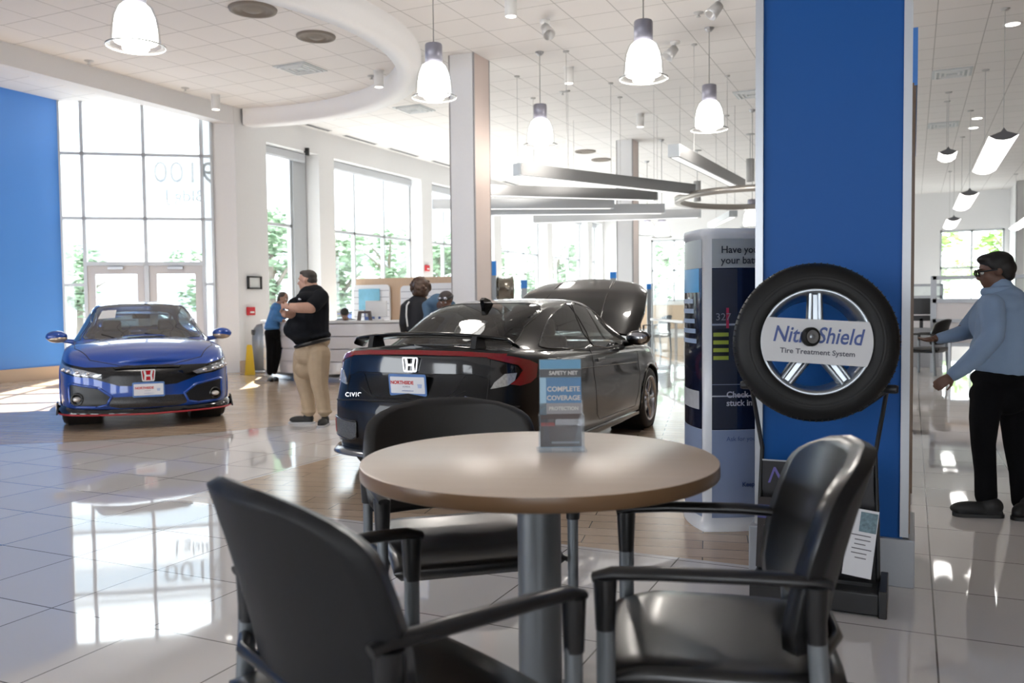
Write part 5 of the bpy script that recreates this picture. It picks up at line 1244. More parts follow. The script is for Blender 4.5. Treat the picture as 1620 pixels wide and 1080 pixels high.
# ================================================================ right-hand office area
AL = mat('partition_grey', (.33, .34, .36), .35, .5); PW = mat('partition_panel', (.70, .68, .69), .5)
X0, X1, YP = .33, 3.2, 16.4
o = empty('office_partition', (1.75, YP, 0), 0, 'grey-framed office partition with glass top behind the man in the pale blue shirt', 'partition')
t = MB()
for x in (X0, 1.75, X1): t.box((x-1.75, 0, .82), (.09, .07, 1.64))
for z, h in ((1.61, .06), (1.22, .07), (.88, .06), (.48, .06)): t.box((0, 0, z), (X1-X0, .07, h))
t.build('frame', AL, o)
MB().box((0, 0, 1.05), (X1-X0-.05, .04, .30)).box((0, 0, .68), (X1-X0-.05, .04, .36)).build('panel', PW, o)
MB().box((0, 0, 1.42), (X1-X0-.05, .012, .36)).build('pane', PANE, o)
o2 = empty('office_partition', (.0, YP+3.4, 0), 0, 'farther office partition seen just right of the blue pillar edge', 'partition')
t = MB()
for x in (-.9, .55): t.box((x, 0, .78), (.06, .06, 1.56))
for z in (1.54, 1.30): t.box((-.18, 0, z), (1.45, .06, .05))
t.build('frame', AL, o2); MB().box((-.18, 0, .62), (1.4, .04, 1.2)).build('panel', PW, o2); MB().box((-.18, 0, 1.42), (1.4, .012, .2)).build('pane', PANE, o2)
p = onz(1468, 588); 
o = empty('desk_computer', (p.x-.1, p.y+1.3, 0), 0, 'black monitor pair on a grey pedestal just right of the blue pillar edge', 'monitor')
MB().box((0, .05, .36), (.6, .5, .72)).build('pedestal', mat('pedestal_grey', (.30, .31, .33), .5), o); MB().box((0, 0, 1.12), (.52, .05, .30)).box((0, 0, .90), (.52, .05, .10)).build('screen', BLACKP, o); MB().box((0, .0, .79), (.06, .05, .2)).build('stand', BLACKP, o)
p = onz(1466, 592); chair((p.x, p.y, 0), radians(160), 'black chair with thin legs in front of the office partition', False)
p = onz(1520, 600); t_ = small_table((p.x+.35, p.y+.25), 0, 'wood-topped table in front of the office partition', 1.1, .6, .74, WD)
p = onz(1575, 600); chair((p.x+.75, p.y-.1, 0), radians(150), 'second black chair at the wood-topped table, mostly behind the man', False)
# ================================================================ outside: trees, buildings, cars
def tree(x, y, h, r, label, col, n=900, seed=1):
    rd = random.Random(seed); o = empty('tree', (x, y, -.2), 0, label, 'tree', 'trees outside the windows')
    t = MB().tube([(0, 0, 0), (.05, .02, h*.3), (-.03, .05, h*.55), (.1, 0, h*.8)], [.16, .12, .09, .04], 8)
    for k in range(7):
        a = 6.28*k/7; t.tube([(0, 0, h*(.35+.05*k)), (cos(a)*r*.4, sin(a)*r*.4, h*(.5+.05*k)), (cos(a)*r*.75, sin(a)*r*.75, h*(.6+.05*k))], [.06, .04, .015], 6)
    t.build('trunk', mat('bark', (.20, .17, .14), .8), o)
    f_ = MB(); cl = [(rd.gauss(0, r*.42), rd.gauss(0, r*.42), h*(.62+rd.uniform(-.28, .3)), rd.uniform(.35, .7)*r*.55) for _ in range(22)]
    for _ in range(n):
        c = rd.choice(cl); d = Vector((rd.gauss(0, 1), rd.gauss(0, 1), rd.gauss(0, 1))).normalized()*c[3]*rd.uniform(.6, 1.0); p = Vector(c[:3])+d; s = rd.uniform(.12, .26)
        R = Matrix.Rotation(rd.uniform(0, 6.28), 3, 'Z')@Matrix.Rotation(rd.uniform(-1.2, 1.2), 3, 'X'); f_.add([p+R@Vector(q) for q in ((-s, 0, 0), (0, -s*.5, .03), (s, 0, 0), (0, s*.5, .03))], [(0, 1, 2, 3)], smooth=False)
    f_.build('foliage', mat('leaves_%d' % int(col[1]*100), col, .7, noise=.4, scale=2), o)
G1, G2, G3 = (.26, .36, .24), (.31, .41, .28), (.30, .48, .14)
for k, (x, y, h, r, g_, lb) in enumerate(((-20, 23.6, 4.9, 1.3, G1, 'tree outside the narrow window behind the leaning woman'), (-20, 27.3, 4.4, 1.5, G2, 'tree outside the left part of the wide window'), (-20, 31.0, 4.8, 1.7, G1, 'tree outside the right part of the wide window'),
        (-20, 35.2, 4.6, 1.6, G1, 'tree outside the window just left of the nearer white column'), (-20, 41.3, 5, 1.6, G2, 'tree outside the first window right of the nearer column, left side'), (-20, 45, 4.8, 1.6, G1, 'tree outside the first window right of the nearer column, right side'), (-20, 50, 5.4, 1.9, G1, 'tree outside the second window right of the nearer column'), (-20, 57, 5.6, 2.1, G1, 'tree outside the third window right of the nearer column'),
        (-12.9, 45, 4.8, 1.5, G1, 'tree outside the far window above the timber lining, left side'), (-10.6, 48, 5.2, 1.6, G1, 'tree outside the far window above the timber lining, right side'), (.9, 43, 5.4, 1.6, G3, 'bright green tree outside the window at the end of the corridor'), (4.2, 46, 5.8, 1.7, G3, 'green tree at the right side of the window at the end of the corridor'),
        (-30, 24, 4.2, 1.8, G1, 'tree beyond the left glass entrance door'), (-27, 28.5, 4.4, 1.8, G1, 'tree beyond the right glass entrance door'))): tree(x, y, h, r, lb, g_, seed=k+3)
BW = mat('building_white', (.62, .63, .65), .8); BG = mat('building_glazing', (.38, .43, .48), .5)
def building(x, y, w_, d_, floors, fh, rz, label):
    o = empty('office_building', (x, y, -.2), rz, label, 'building')
    MB().box((0, 0, floors*fh/2), (w_, d_, floors*fh)).build('facade', BW, o)
    for k in range(floors): MB().box((0, -d_/2-.03, fh*(k+.55)), (w_*.94, .1, fh*.36)).build('window_band', BG, o)
    MB().box((0, 0, floors*fh+.2), (w_+.6, d_+.6, .4)).build('roof_edge', BW, o)
building(-50, 40, 26, 12, 5, 3.4, radians(40), 'pale office building with window bands beyond the entrance glass'); building(-46, 66, 20, 12, 4, 3.4, radians(30), 'pale office building with window bands beyond the wide window')
for k, (x, y, a, lb) in enumerate(((-21, 19.5, 15, 'parked blue car outside beyond the entrance doors'), (-17.6, 26.5, 80, 'parked car outside the wide window'))):
    o = tag(copy_tree(bpy.data.objects['car.001']), lb, 'car'); o.location = (x, y, -.2); o.rotation_euler.z = radians(a)
# ================================================================ people
SK1 = mat('skin_light', (.52, .30, .22), .5, noise=.08); SK2 = mat('skin_brown', (.15, .075, .05), .5, noise=.08); SK3 = mat('skin_tan', (.34, .19, .13), .5, noise=.08)
def remesh(o, vox, sm=4):
    m = o.modifiers.new('remesh', 'REMESH'); m.mode = 'VOXEL'; m.voxel_size = vox; m.use_smooth_shade = True
    s = o.modifiers.new('smooth', 'SMOOTH'); s.factor = .5; s.iterations = sm
def cap(mb, p, q, r1, r2, n=14, flat=1, up=None):
    """tapered capsule between p and q"""
    p, q = Vector(p), Vector(q); d = (q-p); L_ = max(d.length, 1e-4); d.normalize(); pts = []; rs = []
    for k in range(5): t = k/4*pi/2; pts.append(p-d*r1*cos(t)); rs.append(max(r1*sin(t), .001))
    for k in range(1, 4): pts.append(p+d*L_*k/4); rs.append(r1+(r2-r1)*k/4)
    for k in range(5): t = pi/2-k/4*pi/2; pts.append(q+d*r2*cos(t)); rs.append(max(r2*sin(t), .001))
    mb.tube(pts, rs, n, sy=flat, up=up); return mb
def chain(mb, pts, rs, flat=1, up=None):
    for (a, b, r1, r2) in zip(pts[:-1], pts[1:], rs[:-1], rs[1:]): cap(mb, a, b, r1, r2, flat=flat, up=up)
    return mb
def axes(fwd, up=(0, 0, 1)):
    f_ = Vector(fwd).normalized(); l = Vector(up).cross(f_).normalized(); u = f_.cross(l); return Matrix(((f_.x, l.x, u.x), (f_.y, l.y, u.y), (f_.z, l.z, u.z)))
def head(mb, c, R, s):
    """skull, jaw, nose, ears, lips, brow into the skin mesh; R columns: forward, left, up; s = head height"""
    E_ = lambda p, r: mb.ell(Vector(c)+R@(Vector(p)*s), [q*s for q in r], R, 20, 14)
    E_((-.05, 0, .13), (.40, .325, .37)); E_((.10, 0, -.12), (.27, .25, .34)); E_((.21, 0, -.36), (.12, .13, .11)); E_((.02, 0, -.22), (.27, .25, .20))
    cap(mb, Vector(c)+R@(Vector((.33, 0, .06))*s), Vector(c)+R@(Vector((.41, 0, -.10))*s), .030*s, .052*s, 10); E_((.37, .045, -.11), (.045, .035, .03)); E_((.37, -.045, -.11), (.045, .035, .03))
    E_((.32, 0, -.235), (.05, .095, .022)); E_((.315, 0, -.275), (.045, .08, .024)); E_((.31, .12, .11), (.05, .10, .030)); E_((.31, -.12, .11), (.05, .10, .030)); E_((.24, .17, -.06), (.08, .07, .08)); E_((.24, -.17, -.06), (.08, .07, .08))
    for q in (1, -1): E_((-.03, q*.325, -.01), (.085, .03, .11)); E_((-.03, q*.345, .02), (.065, .03, .08))
def eyes(parent, c, R, s, inv):
    for q in (1, -1):
        e = MB().ell(Vector(c)+R@(Vector((.318, q*.125, .035))*s), (.052*s,)*3, R, 14, 10); eo = e.build('eye', mat('eye_white', (.7, .7, .68), .2), parent)
        MB().ell(Vector(c)+R@(Vector((.355, q*.127, .035))*s), (.018*s, .028*s, .028*s), R, 12, 8).build('iris', mat('iris_dark', (.03, .02, .015), .1), eo)
        b = MB(); cap(b, Vector(c)+R@(Vector((.365, q*.06, .135))*s), Vector(c)+R@(Vector((.325, q*.19, .13))*s), .016*s, .012*s, 8); b.build('eyebrow', mat('hair_black', (.012, .010, .009), .6), parent)
def hand(mb, w, d, palmn, s, curl=.5, thumb=1, spread=.12):
    """w wrist point, d finger direction, palmn palm normal, s hand length"""
    d = Vector(d).normalized(); n = Vector(palmn); n = (n-d*n.dot(d)).normalized(); t = d.cross(n)*thumb
    w = Vector(w); k = w+d*s*.46
    cap(mb, w, w+d*s*.2, s*.15, s*.17, flat=.62, up=n)
    for j in range(4): o_ = (j-1.5)/1.5; cap(mb, w+d*s*.10+t*o_*s*.10, k+t*o_*s*.165, s*.085, s*.078)
    ln = (.40, .46, .43, .34)
    for j in range(4):
        o_ = (1.5-j)/1.5; b = k+t*o_*s*.175; dd = (d+t*o_*spread).normalized(); p = b; cu_ = 0
        for seg, (fr, rr_) in enumerate(((.45, .068), (.32, .062), (.26, .054))):
            cu_ += curl*(.55, .8, .6)[seg]; v = dd*cos(cu_)+n*sin(cu_); q = p+v*s*ln[j]*fr; cap(mb, p, q, s*rr_, s*(rr_-.006), 10); p = q
    b = w+d*s*.10+t*s*.14; v1 = (d*.62+t*.62+n*.35).normalized(); v2 = (d*.85+t*.25+n*.45).normalized(); q = b+v1*s*.27; cap(mb, b, q, s*.085, s*.062, 10); cap(mb, q, q+v2*s*.24, s*.060, s*.046, 10)
def person(label, loc):
    """empty body builder: geometry is given in world points and stored relative to loc"""
    return Vector(loc)
def pbuild(mb, name, m, parent, base, vox=None, sm=4):
    mb.v = [tuple(Vector(v)-base) for v in mb.v]; o = mb.build(name, m, parent)
    if parent is None: o.location = base
    if vox: remesh(o, vox, sm)
    return o
fwh = Vector((fw.x, fw.y, 0)).normalized(); rth = Vector((cr.x, cr.y, 0)).normalized(); UP = Vector((0, 0, 1))
def D(r, f_, u=0): return rth*r+fwh*f_+UP*u          # direction: image right, away, up
# ---------------------------------------------------------------- man in black polo
def man_polo():
    d0 = 9.12; s = 4.077; K = d0/FPX/s
    P = lambda cx, cy, dy=0: dep(410+cx/s, 415+cy/s, d0+dy)
    base = P(345, 1035); base = Vector((base.x, base.y, 0)); lift = -min(P(410, 1042, -.10).z, 9)
    Q = lambda cx, cy, dy=0: P(cx, cy, dy)+Vector((0, 0, 0))
    hc = Q(308, 122, 0); R = axes(D(-1, .12, 0)); S_ = 142*K
    b = MB(); head(b, hc, R, S_); chain(b, [Q(328, 150, 0), Q(345, 205, 0)], [48*K, 54*K])
    chain(b, [Q(345, 225), Q(330, 300), Q(320, 420), Q(335, 500)], [80*K, 95*K, 105*K, 95*K])
    # arms
    chain(b, [Q(395, 225, -.13), Q(335, 292, -.26), Q(250, 292, -.29), Q(182, 283, -.25)], [40*K, 36*K, 33*K, 21*K])
    hand(b, Q(186, 284, -.25), D(-1, .15, .12), D(.1, 1, .1), 66*K, .6, -1)
    chain(b, [Q(350, 235, .18), Q(270, 330, .05), Q(215, 335, -.12), Q(165, 335, -.20)], [40*K, 36*K, 32*K, 22*K])
    hand(b, Q(172, 335, -.20), D(-.7, -.2, .6), D(.2, -1, .2), 60*K, .8, 1)
    # legs inside the trousers
    chain(b, [Q(385, 600, -.07), Q(385, 775, -.10), Q(418, 960, -.10)], [48*K, 40*K, 30*K]); chain(b, [Q(300, 600, .08), Q(285, 790, .08), Q(322, 960, .05)], [48*K, 40*K, 30*K]); chain(b, [Q(345, 460), Q(345, 600)], [70*K, 60*K])
    body = pbuild(b, 'person', SK1, None, base, .0075, 3); tag(body, 'heavy-set man in a black polo shirt and khaki trousers, arms crossed, looking left', 'person')
    eyes(body, hc-base, R, S_, None)
    h = MB(); E_ = lambda p, r: h.ell(hc+R@(Vector(p)*S_), [q*S_ for q in r], R, 20, 14)
    E_((-.10, 0, .24), (.37, .335, .29)); E_((-.22, 0, .05), (.25, .325, .24)); E_((.10, 0, .38), (.22, .24, .13)); E_((-.08, .02, .0), (.05, .345, .14)); E_((-.27, 0, -.1), (.14, .26, .14))
    pbuild(h, 'hair', mat('hair_dark_grey', (.055, .045, .04), .7, noise=.3, scale=200), body, base, .007, 1)
    t = MB(); chain(t, [Q(345, 235), Q(330, 300), Q(312, 400), Q(318, 440)], [98*K, 108*K, 118*K, 122*K]); t.ell(Q(300, 420), (122*K, 150*K, 100*K)); t.ell(Q(318, 468), (118*K, 140*K, 60*K)); chain(t, [Q(395, 225, -.05), Q(390, 300, 0), Q(372, 440, 0)], [55*K, 62*K, 78*K])
    t.ell(Q(345, 225), (100*K, 155*K, 48*K), axes(D(-1, .1, 0))); t.ell(Q(240, 432), (62*K, 110*K, 68*K)); t.ell(Q(255, 270), (45*K, 100*K, 50*K))
    chain(t, [Q(395, 222, -.13), Q(352, 275, -.225)], [52*K, 50*K]); chain(t, [Q(350, 225, .16), Q(290, 300, .09)], [52*K, 48*K]); chain(t, [Q(338, 188), Q(345, 205)], [58*K, 66*K])
    # hem
    for k in range(9): a = k/8; t.ell(Q(258+170*a, 506-38*a, 0), (34*K, 70*K+58*K*sin(pi*a), 24*K), axes(D(-1, 0, -.1)))
    shirt = pbuild(t, 'polo_shirt', mat('polo_black', (.008, .009, .012), .9, noise=.2, scale=30, spec=.2), body, base, .0085, 6)
    c_ = MB(); c_.tube([Q(292, 205, -.06), Q(330, 192, -.085), Q(366, 165, -.05), Q(362, 168, .05), Q(320, 195, .08)], [.012]*5, 8, sy=2.2); pbuild(c_, 'collar', mat('polo_black'), shirt, base)
    m = MB(); m.ell(Q(262, 236, -.215), (12*K, 4*K, 7*K), axes(D(1, -.2))); m.ell(Q(282, 232, -.222), (5*K, 4*K, 8*K)); pbuild(m, 'chest_logo', mat('logo_white', (.7, .7, .72), .5), shirt, base)
    w_ = MB(); w_.lathe([(24*K, -.008), (27*K, 0), (24*K, .008)], Q(196, 285, -.255), 'x', 20, mtx=axes(D(0, 1, 0), D(-1, .1, .05))); pbuild(w_, 'wrist_watch', BLACKP, body, base)
    # trousers
    t = MB(); KH = mat('khaki_cloth', (.40, .30, .20), .85, noise=.12, scale=14, bump=.3)
    t.ell(Q(345, 590), (108*K, 125*K, 90*K))
    for k in range(7): a = k/6; t.ell(Q(268+150*a, 548-38*a), (38*K, 75*K+48*K*sin(pi*a), 34*K), axes(D(-1, 0, -.2)))
    chain(t, [Q(385, 600, -.10), Q(385, 690, -.11), Q(388, 780, -.11), Q(408, 870, -.11), Q(420, 955, -.11)], [74*K, 66*K, 56*K, 46*K, 42*K]); chain(t, [Q(290, 600, .10), Q(280, 690, .09), Q(290, 780, .08), Q(312, 870, .06), Q(322, 955, .05)], [70*K, 64*K, 52*K, 44*K, 42*K])
    t.ell(Q(300, 690, -.02), (72*K, 70*K, 60*K)); t.ell(Q(424, 962, -.11), (48*K, 50*K, 18*K)); t.ell(Q(318, 962, .05), (50*K, 50*K, 18*K)); t.ell(Q(275, 735, .08), (56*K, 50*K, 60*K))
    tr = pbuild(t, 'trousers', KH, body, base, .0085, 5)
    bl = MB(); ring = []
    for k in range(33): a = 2*pi*k/32; c0 = Q(343, 520, 0)+rth*(108*K*cos(a))+fwh*(124*K*sin(a))+UP*(.0+26*K*cos(a)); ring.append(c0)
    bl.tube(ring, .011, 8, caps=False, sy=2.0, up=(0, 0, 1)); pbuild(bl, 'belt', mat('belt_black', (.012, .010, .010), .4), tr, base)
    for nm, c0, dr, m_ in (('shoe', Q(275, 1012, .06), D(-1, .05), 0), ('shoe', Q(414, 1030, -.14), D(-.05, -1), 1)):
        R2 = axes(dr); L_ = .145; z0 = Vector((c0.x, c0.y, 0)); q = MB()
        q.ell(z0+R2@Vector((.03, 0, .045)), (L_*.72, .046, .040), R2); q.ell(z0+R2@Vector((-.07, 0, .06)), (.06, .042, .05), R2); q.box(z0+R2@Vector((-.01, 0, .022)), (.22, .07, .02), mtx=R2)
        so = pbuild(q, 'shoe', mat('shoe_black', (.015, .015, .015), .6), body, base, .006, 2); q = MB(); P_ = rrect(.285, .09, .043, 8); q.prism(P_, 0, .022, lambda x, y, z: z0+R2@Vector((x, y, z))); pbuild(q, 'sole', mat('sole_white', (.45, .45, .46), .6), so, base)
man_polo()
# ---------------------------------------------------------------- man in pale blue shirt at the right edge
def man_shirt():
    d0 = 5.02; s = 4.694; K = d0/FPX/s
    Q = lambda cx, cy, dy=0: dep(1440+cx/s, 390+cy/s, d0+dy)
    L3 = lambda cx, cy, dy=0: dep(1500+cx/4, 560+cy/4, d0+dy)
    base = L3(250, 1020); base = Vector((base.x, base.y, 0))
    hc = Q(628, 190); R = axes(D(-1, .30, -.16)); S_ = 285*K
    b = MB(); head(b, hc, R, S_); chain(b, [Q(655, 240), Q(680, 330)], [72*K, 84*K])
    chain(b, [Q(690, 430), Q(690, 560), Q(700, 760), Q(700, 900)], [110*K, 120*K, 110*K, 100*K])
    chain(b, [Q(590, 440, -.16), Q(612, 640, -.20), Q(480, 820, -.20), Q(300, 965, -.20)], [70*K, 60*K, 52*K, 34*K]); hand(b, Q(312, 955, -.20), D(-.85, -.05, -.55), D(.25, .9, -.2), 170*K, .55, 1, .05)
    chain(b, [Q(560, 450, .22), Q(440, 600, .24), Q(330, 655, .22), Q(195, 682, .20)], [66*K, 56*K, 48*K, 32*K]); hand(b, Q(200, 682, .20), D(-1, 0, -.12), D(0, -.2, .95), 165*K, .3, -1, .10)
    chain(b, [L3(270, 200, -.05), L3(225, 560, -.03), L3(245, 930, -.02)], [70*K*1.17, 56*K, 42*K]); chain(b, [L3(440, 200, .05), L3(430, 560, .04), L3(455, 960, .02)], [70*K*1.17, 56*K, 42*K]); chain(b, [Q(700, 900), Q(700, 1000)], [100*K, 100*K])
    body = pbuild(b, 'person', SK2, None, base, .0065, 3); tag(body, 'man in a pale blue shirt, black trousers and glasses gesturing with both hands', 'person')
    eyes(body, hc-base, R, S_, None)
    h = MB(); E_ = lambda p, r: h.ell(hc+R@(Vector(p)*S_), [q*S_ for q in r], R, 20, 14)
    E_((-.08, 0, .24), (.40, .36, .30)); E_((-.22, 0, .06), (.30, .36, .28)); E_((.14, 0, .38), (.24, .27, .13)); E_((-.27, 0, -.14), (.18, .29, .16)); E_((.0, .30, .18), (.16, .06, .16)); E_((.0, -.30, .18), (.16, .06, .16)); E_((-.04, .32, .04), (.04, .04, .13))
    pbuild(h, 'hair', mat('hair_black'), body, base, .007, 1)
    g = MB()
    for q in (1, -1):
        ring = [hc+R@(Vector((.43-.02*abs(sin(a)), q*(.135+.105*cos(a)), .04+.085*sin(a)))*S_) for a in [2*pi*k/20 for k in range(21)]]; g.tube(ring, .0042, 8, caps=False); g.tube([hc+R@(Vector((.42, q*.24, .07))*S_), hc+R@(Vector((.0, q*.36, .06))*S_)], .0042, 8)
    g.tube([hc+R@(Vector((.44, -.03, .06))*S_), hc+R@(Vector((.44, .03, .06))*S_)], .004, 8); pbuild(g, 'glasses', BLACKP, body, base)
    CL = mat('shirt_pale_blue', (.25, .35, .50), .8, noise=.10, scale=9, bump=.4); t = MB()
    t.ell(Q(680, 430, 0), (165*K, 205*K, 110*K), axes(D(-1, .3))); chain(t, [Q(690, 450), Q(690, 600), Q(695, 780), Q(695, 880)], [175*K, 190*K, 200*K, 195*K]); t.ell(Q(560, 560, .1), (120*K, 120*K, 160*K)); t.ell(Q(690, 860, 0), (215*K, 190*K, 68*K)); t.ell(Q(690, 900, 0), (212*K, 180*K, 36*K)); t.ell(Q(810, 520), (110*K, 130*K, 170*K))
    t.ell(Q(560, 760, .05), (110*K, 150*K, 130*K))
    chain(t, [Q(600, 440, -.15), Q(618, 560, -.19), Q(615, 660, -.21)], [92*K, 84*K, 76*K]); chain(t, [Q(615, 665, -.21), Q(500, 805, -.21), Q(400, 890, -.20), Q(320, 950, -.20)], [78*K, 72*K, 60*K, 50*K])
    chain(t, [Q(570, 450, .21), Q(455, 590, .24), Q(435, 612, .24)], [90*K, 84*K, 82*K]); chain(t, [Q(440, 620, .24), Q(340, 655, .22), Q(215, 682, .20)], [68*K, 58*K, 44*K])
    chain(t, [Q(660, 290), Q(675, 350)], [88*K, 112*K])
    sh_ = pbuild(t, 'dress_shirt', CL, body, base, .009, 6)
    c_ = MB(); Rn = axes(D(-1, .25, -.25)); ring = [Q(648, 318)+Rn@Vector((95*K*cos(a)*1.05, 92*K*sin(a), 14*K*cos(a)-6*K)) for a in [2*pi*k/24 for k in range(25)]]; c_.tube(ring, .012, 8, caps=False, sy=1.9, up=(0, 0, 1)); pbuild(c_, 'collar', CL, sh_, base)
    fo = MB()
    for (a1, b1, a2, b2, a3, b3, dy) in ((600, 640, 560, 700, 500, 720, -.315), (560, 760, 620, 700, 680, 690, -.30), (420, 860, 470, 850, 520, 800, -.29), (480, 640, 520, 560, 530, 500, -.20)): fo.tube([Q(a1, b1, dy), Q(a2, b2, dy-.005), Q(a3, b3, dy)], [.002, .006, .002], 6)
    TR = mat('trousers_black', (.004, .004, .005), .9, noise=.2, scale=12, spec=.15); t = MB()
    t.ell(L3(330, 150, 0), (205*K, 190*K, 95*K)); t.ell(L3(330, 260, 0), (212*K, 180*K, 150*K)); chain(t, [L3(250, 260, -.05), L3(228, 400, -.05), L3(222, 560, -.04), L3(235, 740, -.03), L3(240, 900, -.02)], [118*K, 104*K, 86*K, 76*K, 78*K]); chain(t, [L3(430, 260, .06), L3(425, 400, .06), L3(430, 560, .05), L3(455, 740, .04), L3(470, 930, .02)], [118*K, 108*K, 90*K, 78*K, 76*K])
    pbuild(t, 'trousers', TR, body, base, .010, 5)
    for c0, dr in ((L3(190, 985, -.04), D(-1, .18)), (L3(480, 1000, -.06), D(-.6, -.6))):
        R2 = axes(dr); z0 = Vector((c0.x, c0.y, 0)); q = MB(); q.ell(z0+R2@Vector((.04, 0, .045)), (.115, .046, .042), R2); q.ell(z0+R2@Vector((-.07, 0, .06)), (.065, .044, .055), R2); q.box(z0+R2@Vector((-.005, 0, .024)), (.24, .072, .02), mtx=R2)
        so = pbuild(q, 'shoe', mat('shoe_black'), body, base, .006, 2); q = MB(); q.prism(rrect(.275, .088, .042, 8), 0, .020, lambda x, y, z: z0+R2@Vector((x, y, z))); pbuild(q, 'sole', mat('sole_dark', (.02, .02, .02), .5), so, base)
man_shirt()
# ---------------------------------------------------------------- woman in denim jacket leaning on the desk
def woman_denim():
    d0 = 14.45; s = 6.756; K = d0/FPX/s; Q = lambda cx, cy, dy=0: dep(385+cx/s, 450+cy/s, d0+dy)
    base = Q(310, 970); base = Vector((base.x, base.y, 0)); hc = Q(432, 150); R = axes(D(.8, -.35, -.25)); S_ = 135*K; b = MB(); head(b, hc, R, S_); chain(b, [Q(415, 185), Q(375, 230)], [34*K, 42*K]); chain(b, [Q(370, 240), Q(320, 430)], [60*K, 62*K])
    chain(b, [Q(375, 250, -.08), Q(345, 360, -.1), Q(430, 385, -.12), ], [30*K, 26*K, 18*K]); hand(b, Q(415, 380, -.12), D(1, 0, -.1), D(0, 0, -1), 62*K, .4, 1)
    chain(b, [Q(385, 240, .1), Q(440, 340, .06), Q(418, 215, -.04)], [28*K, 24*K, 18*K]); hand(b, Q(420, 225, -.04), D(-.1, -.1, 1), D(1, 0, 0), 58*K, .5, 1)
    chain(b, [Q(300, 480), Q(310, 700), Q(285, 950)], [50*K, 34*K, 22*K]); chain(b, [Q(340, 480, .05), Q(370, 700, .05), Q(335, 940, .05)], [50*K, 34*K, 22*K])
    body = pbuild(b, 'person', SK3, None, base, .010, 2); tag(body, 'woman in a blue denim jacket and black trousers leaning on the reception desk', 'person'); eyes(body, hc-base, R, S_, None)
    h = MB(); E_ = lambda p, r: h.ell(hc+R@(Vector(p)*S_), [q*S_ for q in r], R, 18, 12); E_((-.12, 0, .22), (.40, .37, .30)); E_((-.26, 0, -.05), (.28, .36, .38)); E_((-.34, 0, -.4), (.2, .28, .32)); pbuild(h, 'hair', mat('hair_brown', (.05, .032, .024), .6, noise=.3, scale=80), body, base, .011, 1)
    t = MB(); DN = mat('denim', (.05, .17, .38), .8, noise=.35, scale=16); chain(t, [Q(365, 255), Q(335, 360), Q(300, 450)], [72*K, 74*K, 74*K]); t.ell(Q(370, 245), (70*K, 95*K, 42*K)); t.ell(Q(305, 460), (85*K, 85*K, 34*K)); chain(t, [Q(370, 255, -.09), Q(335, 350, -.11), Q(405, 378, -.12)], [40*K, 36*K, 26*K]); chain(t, [Q(385, 245, .1), Q(438, 340, .06), Q(424, 270, 0)], [38*K, 34*K, 26*K]); pbuild(t, 'denim_jacket', DN, body, base, .011, 4)
    t = MB(); TB = mat('trousers_black'); t.ell(Q(310, 520), (86*K, 84*K, 70*K)); chain(t, [Q(290, 540, -.03), Q(295, 700, -.03), Q(285, 930, -.03)], [60*K, 50*K, 38*K]); chain(t, [Q(340, 540, .05), Q(375, 690, .05), Q(330, 925, .05)], [58*K, 44*K, 34*K]); pbuild(t, 'trousers', TB, body, base, .011, 4)
    for c0 in (Q(285, 975, -.04), Q(340, 965, .05)):
        R2 = axes(D(.5, -.8)); z0 = Vector((c0.x, c0.y, 0)); q = MB(); q.ell(z0+R2@Vector((.03, 0, .035)), (.11, .04, .034), R2); q.box(z0+R2@Vector((0, 0, .01)), (.2, .06, .02), mtx=R2); pbuild(q, 'shoe', mat('shoe_black'), body, base, .008, 2)
woman_denim()
